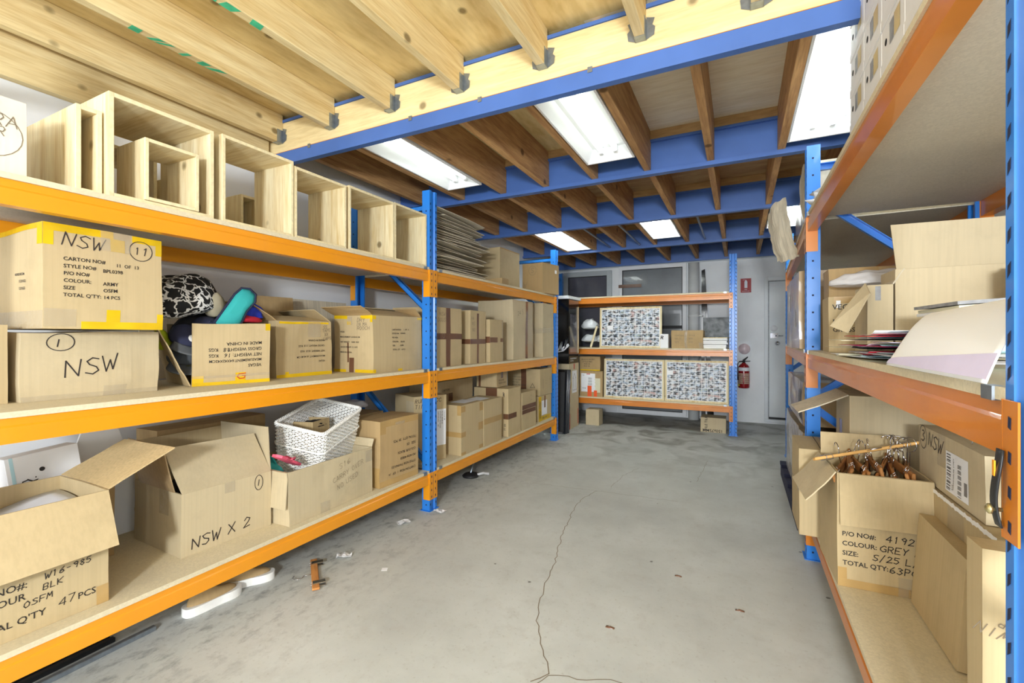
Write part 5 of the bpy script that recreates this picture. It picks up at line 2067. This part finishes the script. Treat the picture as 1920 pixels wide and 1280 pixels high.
for i, (x, y, z_, w_, h_, rot, lb) in enumerate(((.318, 4.10, 1.885, .24, .47, (6, -9, -50), 'bent torn cardboard hanging over the edge of the right top shelf beyond the post'),
                                                 (.41, 3.62, 2.035, .12, .46, (0, -7, -78), 'worn cardboard sheet standing on the right top shelf just beyond the post'))):
    mb = MB()
    sd = 5.5 * i

    def sheet(u, v):
        fold = .05 * max(0., .45 - u) * 2 if i == 0 else 0
        b = fold - .02 * math.sin(v * 3.1) + .008 * noise.noise(Vector((u * 4 + sd, v * 4, 0)))
        cut = (.22 * max(0, .5 - u) * (v - .35)) if i == 0 else 0
        return Vector(((u - .5) * w_ + .02 * noise.noise(Vector((v * 6, sd, 0))), b, v * h_ - cut * .9 + .02 * noise.noise(Vector((u * 6, 0, sd)))))
    mb.surf(sheet, 10, 10, .006, smooth=False)
    o = mb.build('torn_cardboard', 'card_flat')
    o.location = (x, y, z_)
    o.rotation_euler = tuple(R(a) for a in rot)
    tag(o, lb, 'cardboard')
c = Carton('film wrapped carton on the right top shelf behind the bent cardboard', (.43, 4.6, RT), .6, .4, .36, rz=-90, mat='card_wrap')

# middle shelf, near bay
c = Carton('big plain carton filling the middle shelf of the right rack, its flap standing up', (.552, 2.30, RM), .62, .20, .345, rz=0, mat='card_pale', crush=.003, open_top=False)
c.flap('front', 3, .175, 'card_pale', skew=-.02)
c2 = Carton('narrow pale carton with a slanted flap at the left of the big plain carton', (.462, 2.295, RM), .083, .22, .285, rz=0, mat='card_pale', crush=.001)
mb = MB()
o_ = c2.root.location
mb.slab([Vector(p) - o_ for p in ((.455, 2.30, 1.520), (.457, 2.235, 1.474), (.382, 2.225, 1.318), (.335, 2.29, 1.347))], .005)
mb.build('flap', 'card_pale', c2.root)
c2.flap('right', 30, .07, 'card_flat')
c2.tape('front', .3, .78, .52, .98, 'grey_print', name='grey_sticker')
c2.tape('front', .25, .0, .55, .35, 'tape_clear')
c = Carton('tan carton printed gross weight, behind the far post on the right middle shelf', (.40, 2.76, RM), .45, .19, .275, rz=0, mat='card', crush=.003)
c.print('front', [('VEGAS', .035, .77, .036), ('NET WEIGHT', .035, .52, .03), ('GROSS WEIGHT', .035, .37, .03)], bold=.01)
c.tape('front', .05, .88, .24, 1, 'tape_tan')
c.label('front', .07, .80, .11, .93)
lump('plastic_bag', 'crumpled clear plastic bag lying on the carton printed gross weight', 'bag', 'film', (.60, 2.85, RM + .345), (.19, .085, .065), (0, 0, 0), .28, 71, 2.8, 4)
c = Carton('brown taped carton behind the carton with the plastic bag on it', (.43, 2.96, RM), .60, .17, .44, rz=0, mat='card_brown')
c.tape('front', .22, .84, .36, 1, 'tape_tan')
c = Carton('dark torn carton end behind the magazines on the right middle shelf', (.80, 2.02, RM), .26, .2, .33, rz=-14, mat='card_brown', crush=.02)
z = RM + .001
for i in range(15):
    th = .0118
    mb = MB()
    sd = i

    def mag(u, v):
        return Vector(((u - .5) * .42, (v - .5) * .29, .012 * math.sin(min(1, u * 1.6) * 1.5) * (i / 15)))
    mb.surf(mag, 8, 3, th * .82, smooth=False)
    o = mb.build('magazine', ['paper', 'cream_paper', 'grey_print', 'paper'][i % 4])
    o.location = (.755 + rnd.uniform(-.012, .012), 1.84 + rnd.uniform(-.012, .012), z + .009)
    o.rotation_euler = (0, 0, R(rnd.uniform(-4, 4)))
    tag(o, 'white edged magazine in the pile behind the curled white sheet', 'magazine', 'magazines piled on the right middle shelf')
    z += th
cols_ = ['cream_paper', 'paper', 'sky_print', 'red_cloth', 'paper', 'grey_print', 'sky_print', 'cream_paper', 'black_metal', 'paper', 'magenta', 'sky_print', 'cream_paper', 'lilac']
z = RM + .001
for i in range(20):
    mb = MB()
    sd = i * 3.7
    L1, L2 = rnd.uniform(.28, .40), rnd.uniform(.2, .29)

    def sh(u, v):
        e = max(0, .35 - u) ** 2
        return Vector(((v - .5) * L2, (u - .5) * L1, .0035 * noise.noise(Vector((u * 2 + sd, v * 2, 0))) + .05 * max(0, v - .75) ** 2 * (i > 9) + .10 * e * ((i % 3) == 0)))
    mb.surf(sh, 7, 6, .0012)
    o = mb.build('flyer', cols_[i % len(cols_)])
    o.location = (.475 + rnd.uniform(-.03, .02), 2.06 - .55 * (i % 7) / 7 + rnd.uniform(-.05, .05), z + .004)
    o.rotation_euler = (R(rnd.uniform(-.6, .6)), 0, R(rnd.uniform(-14, 14)))
    tag(o, 'thin printed flyer in the loose spread pile on the right middle shelf', 'flyer', 'flyers spread on the right middle shelf')
    z += .0042
mb = MB()


def curl(u, v):
    y = 1.50 - .56 * u + .035 * v
    k = min(1., v / .55)
    x = .334 + .085 * k + .22 * max(0., v - .5) * 2
    zz = RM + .004 + .128 * math.sin(k * math.pi / 2) ** .9 - .02 * max(0., v - .6) + .014 * u * k
    e = max(0., .16 - u) / .16
    zz -= .10 * e * e * k
    y -= .03 * e * e
    return Vector((x, y, zz))


mb.surf(curl, 26, 18, .0012)
o = mb.build('poster_sheet', ['poster_white'])
mb = MB()
for a in range(20):
    u0, u1 = .02 + a * .049, .02 + (a + 1) * .049
    p = [curl(u0, .01), curl(u1, .01), curl(u1, .04 + .07 * (a / 20)), curl(u0, .04 + .07 * ((a - 1) / 20))]
    mb.poly([Vector((q.x - .0016, q.y, q.z + .0009)) for q in p])
mb.build('lilac_border', 'lilac', o, fix=False)
tag(o, 'large white sheet with a lilac edge curling over the front of the right middle shelf', 'paper')

# bottom shelf, near bay
hb = Carton('open carton of wooden clip hangers, marked P/O NO and GREY', (.352, 2.225, RB), .30, .355, .452, rz=2, open_top=True, crush=.003, mat='card')
hb.flap('front', 174, .20, 'card', off=.004)
hb.flap('left', 138, .175, 'card_pale', skew=-.03, bend=.1)
hb.flap('back', 8, .10, 'card')
hb.print('front', [('P/O NO#:', .055, .45, .0255), ('COLOUR:', .055, .365, .0255), ('SIZE:', .055, .28, .0255), ('TOTAL QTY:', .055, .195, .0255)], bold=.015)
hb.hand('front', [('41927', .52, .445, .024), ('GREY MA', .46, .355, .024), ('S/25 L/3', .38, .27, .023), ('63PCS', .55, .185, .024)], 'ink', .003)
hb.tape('front', .0, .0, 1, .07, 'tape_tan')
hb.tape('front', .64, .0, .92, .16, 'tape_clear')
hb.tape('front', .0, .07, .1, .17, 'tape_tan')
HG = 'wooden clip hangers in the open carton on the right'
hl = 'wooden clip hanger packed on edge in the open carton'
hx = make_hanger(hl, .29, HG)
spots = [(.395 + .028 * i, 2.40 + .008 * (i % 3), RB + .435 + .012 * ((i * 5) % 3), 78 + 6 * ((i * 7) % 5), 10 * ((i * 3) % 4) - 12) for i in range(9)]
for i, (x, y, z_, a, tl) in enumerate(spots):
    o = hx if i == 0 else copy_tree(hx)
    o.location = (x, y, z_)
    o.rotation_euler = (R(tl), R(-7 + 2 * (i % 5)), R(a - 8))
o = make_hanger('light wooden clip hanger lying across the top of the hanger carton', .40, None, wood('light_hanger_wood', lin(226, 180, 112), lin(206, 154, 86), (.8, 8, 8), 3))
o.location = (.475, 2.39, RB + .515)
o.rotation_euler = (R(70), R(-13), R(14))
tgl = thing('loose_hanger_hooks', 'tangle of chrome hooks and clips at the right of the hanger carton', 'hooks', (.60, 2.44, RB + .52))
for i in range(7):
    mb = MB()
    a = i * .9
    pts = [Vector((.012 * i - .04 + .026 * math.sin(R(q)) * math.cos(a), .02 * math.sin(i) + .026 * math.sin(R(q)) * math.sin(a), .03 - .030 * math.cos(R(q)))) for q in range(0, 250, 18)]
    mb.tube([pts[0] - Vector((0, 0, .06))] + pts, .0022, 6)
    mb.build('hook', 'chrome', tgl)

c = Carton('low carton protruding past the far post, left of the hanger carton', (.268, 2.71, RB), .195, .35, .435, rz=0, mat='card', crush=.004)
c.tape('top', .62, .0, 1, 1, 'tape_clear')
c.tape('left', .0, .5, 1, .52, 'tape_tan')
rc = Carton('tall pale carton with a long flap reaching over the aisle, behind the hanger carton', (.472, 2.69, RB), .60, .32, .715, rz=0, mat='card_pale', crush=.005)
rc.flap('left', 112, .235, 'card_flat', bend=.06)
rc.tape('left', .3, .3, .5, .8, 'tape_tan')
e1 = Carton('carton with a torn top edge under the barcode carton, bottom of the right rack', (.645, 1.74, RB), .40, .54, .432, rz=0, mat='card', crush=.005)
mb = MB()
fe = e1.faces['left']
pts = []
for i in range(41):
    pts.append((i / 40 * fe.w, fe.h - .004 + .006 * noise.noise(Vector((i * .7, 2, 0)))))
fe.line(mb, pts, .014, .002)
mb.build('torn_edge', 'white_card', e1.root, fix=False)
e1.tape('left', .35, .45, .6, 1.0, 'tape_clear')
dd = Carton('scuffed carton marked NSW and a ringed 3 with a barcode label, right rack bottom', (.655, 1.845, RB + .437), .40, .56, .205, rz=0, mat='card_pale', crush=.006)
dd.hand('left', [('NSW', .18, .70, .050)], 'pen', .004, rot=-4)
dd.hand('left', [('3', .055, .72, .045)], 'pen', .004, rings=[(.085, .80, .035, .045)])
dd.tape('left', .34, .45, .46, 1.0, 'tape_clear')
dd.label('left', .47, .10, .80, .78)
fd = dd.faces['left']
mb = MB()
for k in range(26):
    zz = .14 + k * .0235
    if (k * 7) % 5 < 3:
        fd.patch(mb, .49 * fd.w, zz * fd.h, .55 * fd.w, (zz + .010 + .006 * (k % 2)) * fd.h, .0022, 2)
    if (k * 3) % 4 < 3:
        fd.patch(mb, .66 * fd.w, zz * fd.h * .9, .71 * fd.w, (zz * .9 + .010) * fd.h, .0022, 2)
    if 3 < k < 14:
        fd.patch(mb, .745 * fd.w, zz * fd.h * .9, .785 * fd.w, (zz * .9 + .012) * fd.h, .0022, 2)
mb.build('barcode', 'ink', dd.root, fix=False)
dd.print('left', [('WAREHOUSE COPY', .60, .18, .012), ('410', .585, .16, .014)], rot=90, name='label_text')
mb = MB()
mb.tube([(-.17, -.10, .205), (-.17, -.12, .25), (-.16, -.05, .262), (-.15, 0, .235)], .0016, 5)
mb.build('loose_strap', 'paper', dd.root)
ff = Carton('slim plain carton leaning in front of the torn edged carton, right rack bottom shelf', (.575, 1.80, RB + .004), .046, .40, .335, rz=0, mat='card', crush=.0015, tilt=(0, 4, 0), seam=False)
fg = Carton('slim unmarked carton standing at the near end of the slim leaning carton', (.60, 1.745, RB), .036, .05, .40, rz=0, mat='card', crush=.001, seam=False)
g = Carton('flat upright carton with upside down handwriting beside the near post', (.455, 1.29, RB), .45, .07, .555, rz=0, mat='card', crush=.004)
g.hand('front', [('X. WIN', .22, .66, .022), ('MMP', .14, .72, .014)], 'pencil', .0018, flip=True, rot=-20)
g.hand('front', [('TZW SHOE', .22, .17, .016), ('OF', .12, .10, .03)], 'pencil', .0018, flip=True, rot=-30)
mb = MB()
mb.box((-.012, -.05, 0), (.012, .05, .40), bevel=.001)
o = mb.build('white_board_strip', 'paper')
o.location = (.66, 2.36, RB + .20)
tag(recenter(o), 'white card strip standing between the hanger carton and the barcode carton', 'card')
o.location.z = RB

# far bay of the right rack: film wrapped cartons
c = Carton('film wrapped carton with a hanging tag on the right middle shelf beyond the post', (.345, 4.08, RM), .62, .42, .50, rz=-90, mat='card_wrap', crush=.010)
c.label('front', .55, .30, .72, .52)
c.tape('front', .2, .0, .3, 1, 'tape_clear')
c = Carton('second film wrapped carton beyond the post, nearest the white door', (.375, 4.72, RM), .60, .42, .53, rz=-90, mat='card_wrap', crush=.010)
c.tape('front', .45, .0, .6, 1, 'tape_clear')
c.label('front', .2, .55, .5, .8)
pl = thing('plastic_pallet', 'dark plastic pallet under the film wrapped cartons on the right', 'pallet', (.72, 4.30, 0), 0)
mb = MB()
for y in (-.62, -.31, 0, .31, .62):
    mb.box((-.38, y - .08, .10), (.38, y + .08, .13))
mb.build('deck', 'navy_cloth', pl)
mb = MB()
for x in (-.33, 0, .33):
    mb.box((x - .045, -.70, 0), (x + .045, .70, .0995))
mb.build('runner', 'navy_cloth', pl)
c = Carton('lower film wrapped carton on the dark pallet, glossy and bulging', (.385, 4.95, .1305), 1.32, .66, .52, rz=-90, mat='card_wrap', crush=.022)
c.tape('front', .0, .0, 1, 1, 'film', 'stretch_film', .004)
c = Carton('film wrapped carton with a dark printed square on the lower wrapped carton', (.39, 4.80, .69), 1.10, .58, .30, rz=-90, mat='card_wrap', crush=.012)
c.tape('front', .80, .1, .95, .8, 'black_metal', 'dark_print')
c.tape('left', .0, .2, .3, .9, 'black_metal', 'dark_print')
c = Carton('brown carton lying on the bottom of the right rack behind the low protruding carton', (.45, 3.36, 0), .50, .2, .52, rz=0, mat='card_wrap', crush=.006)
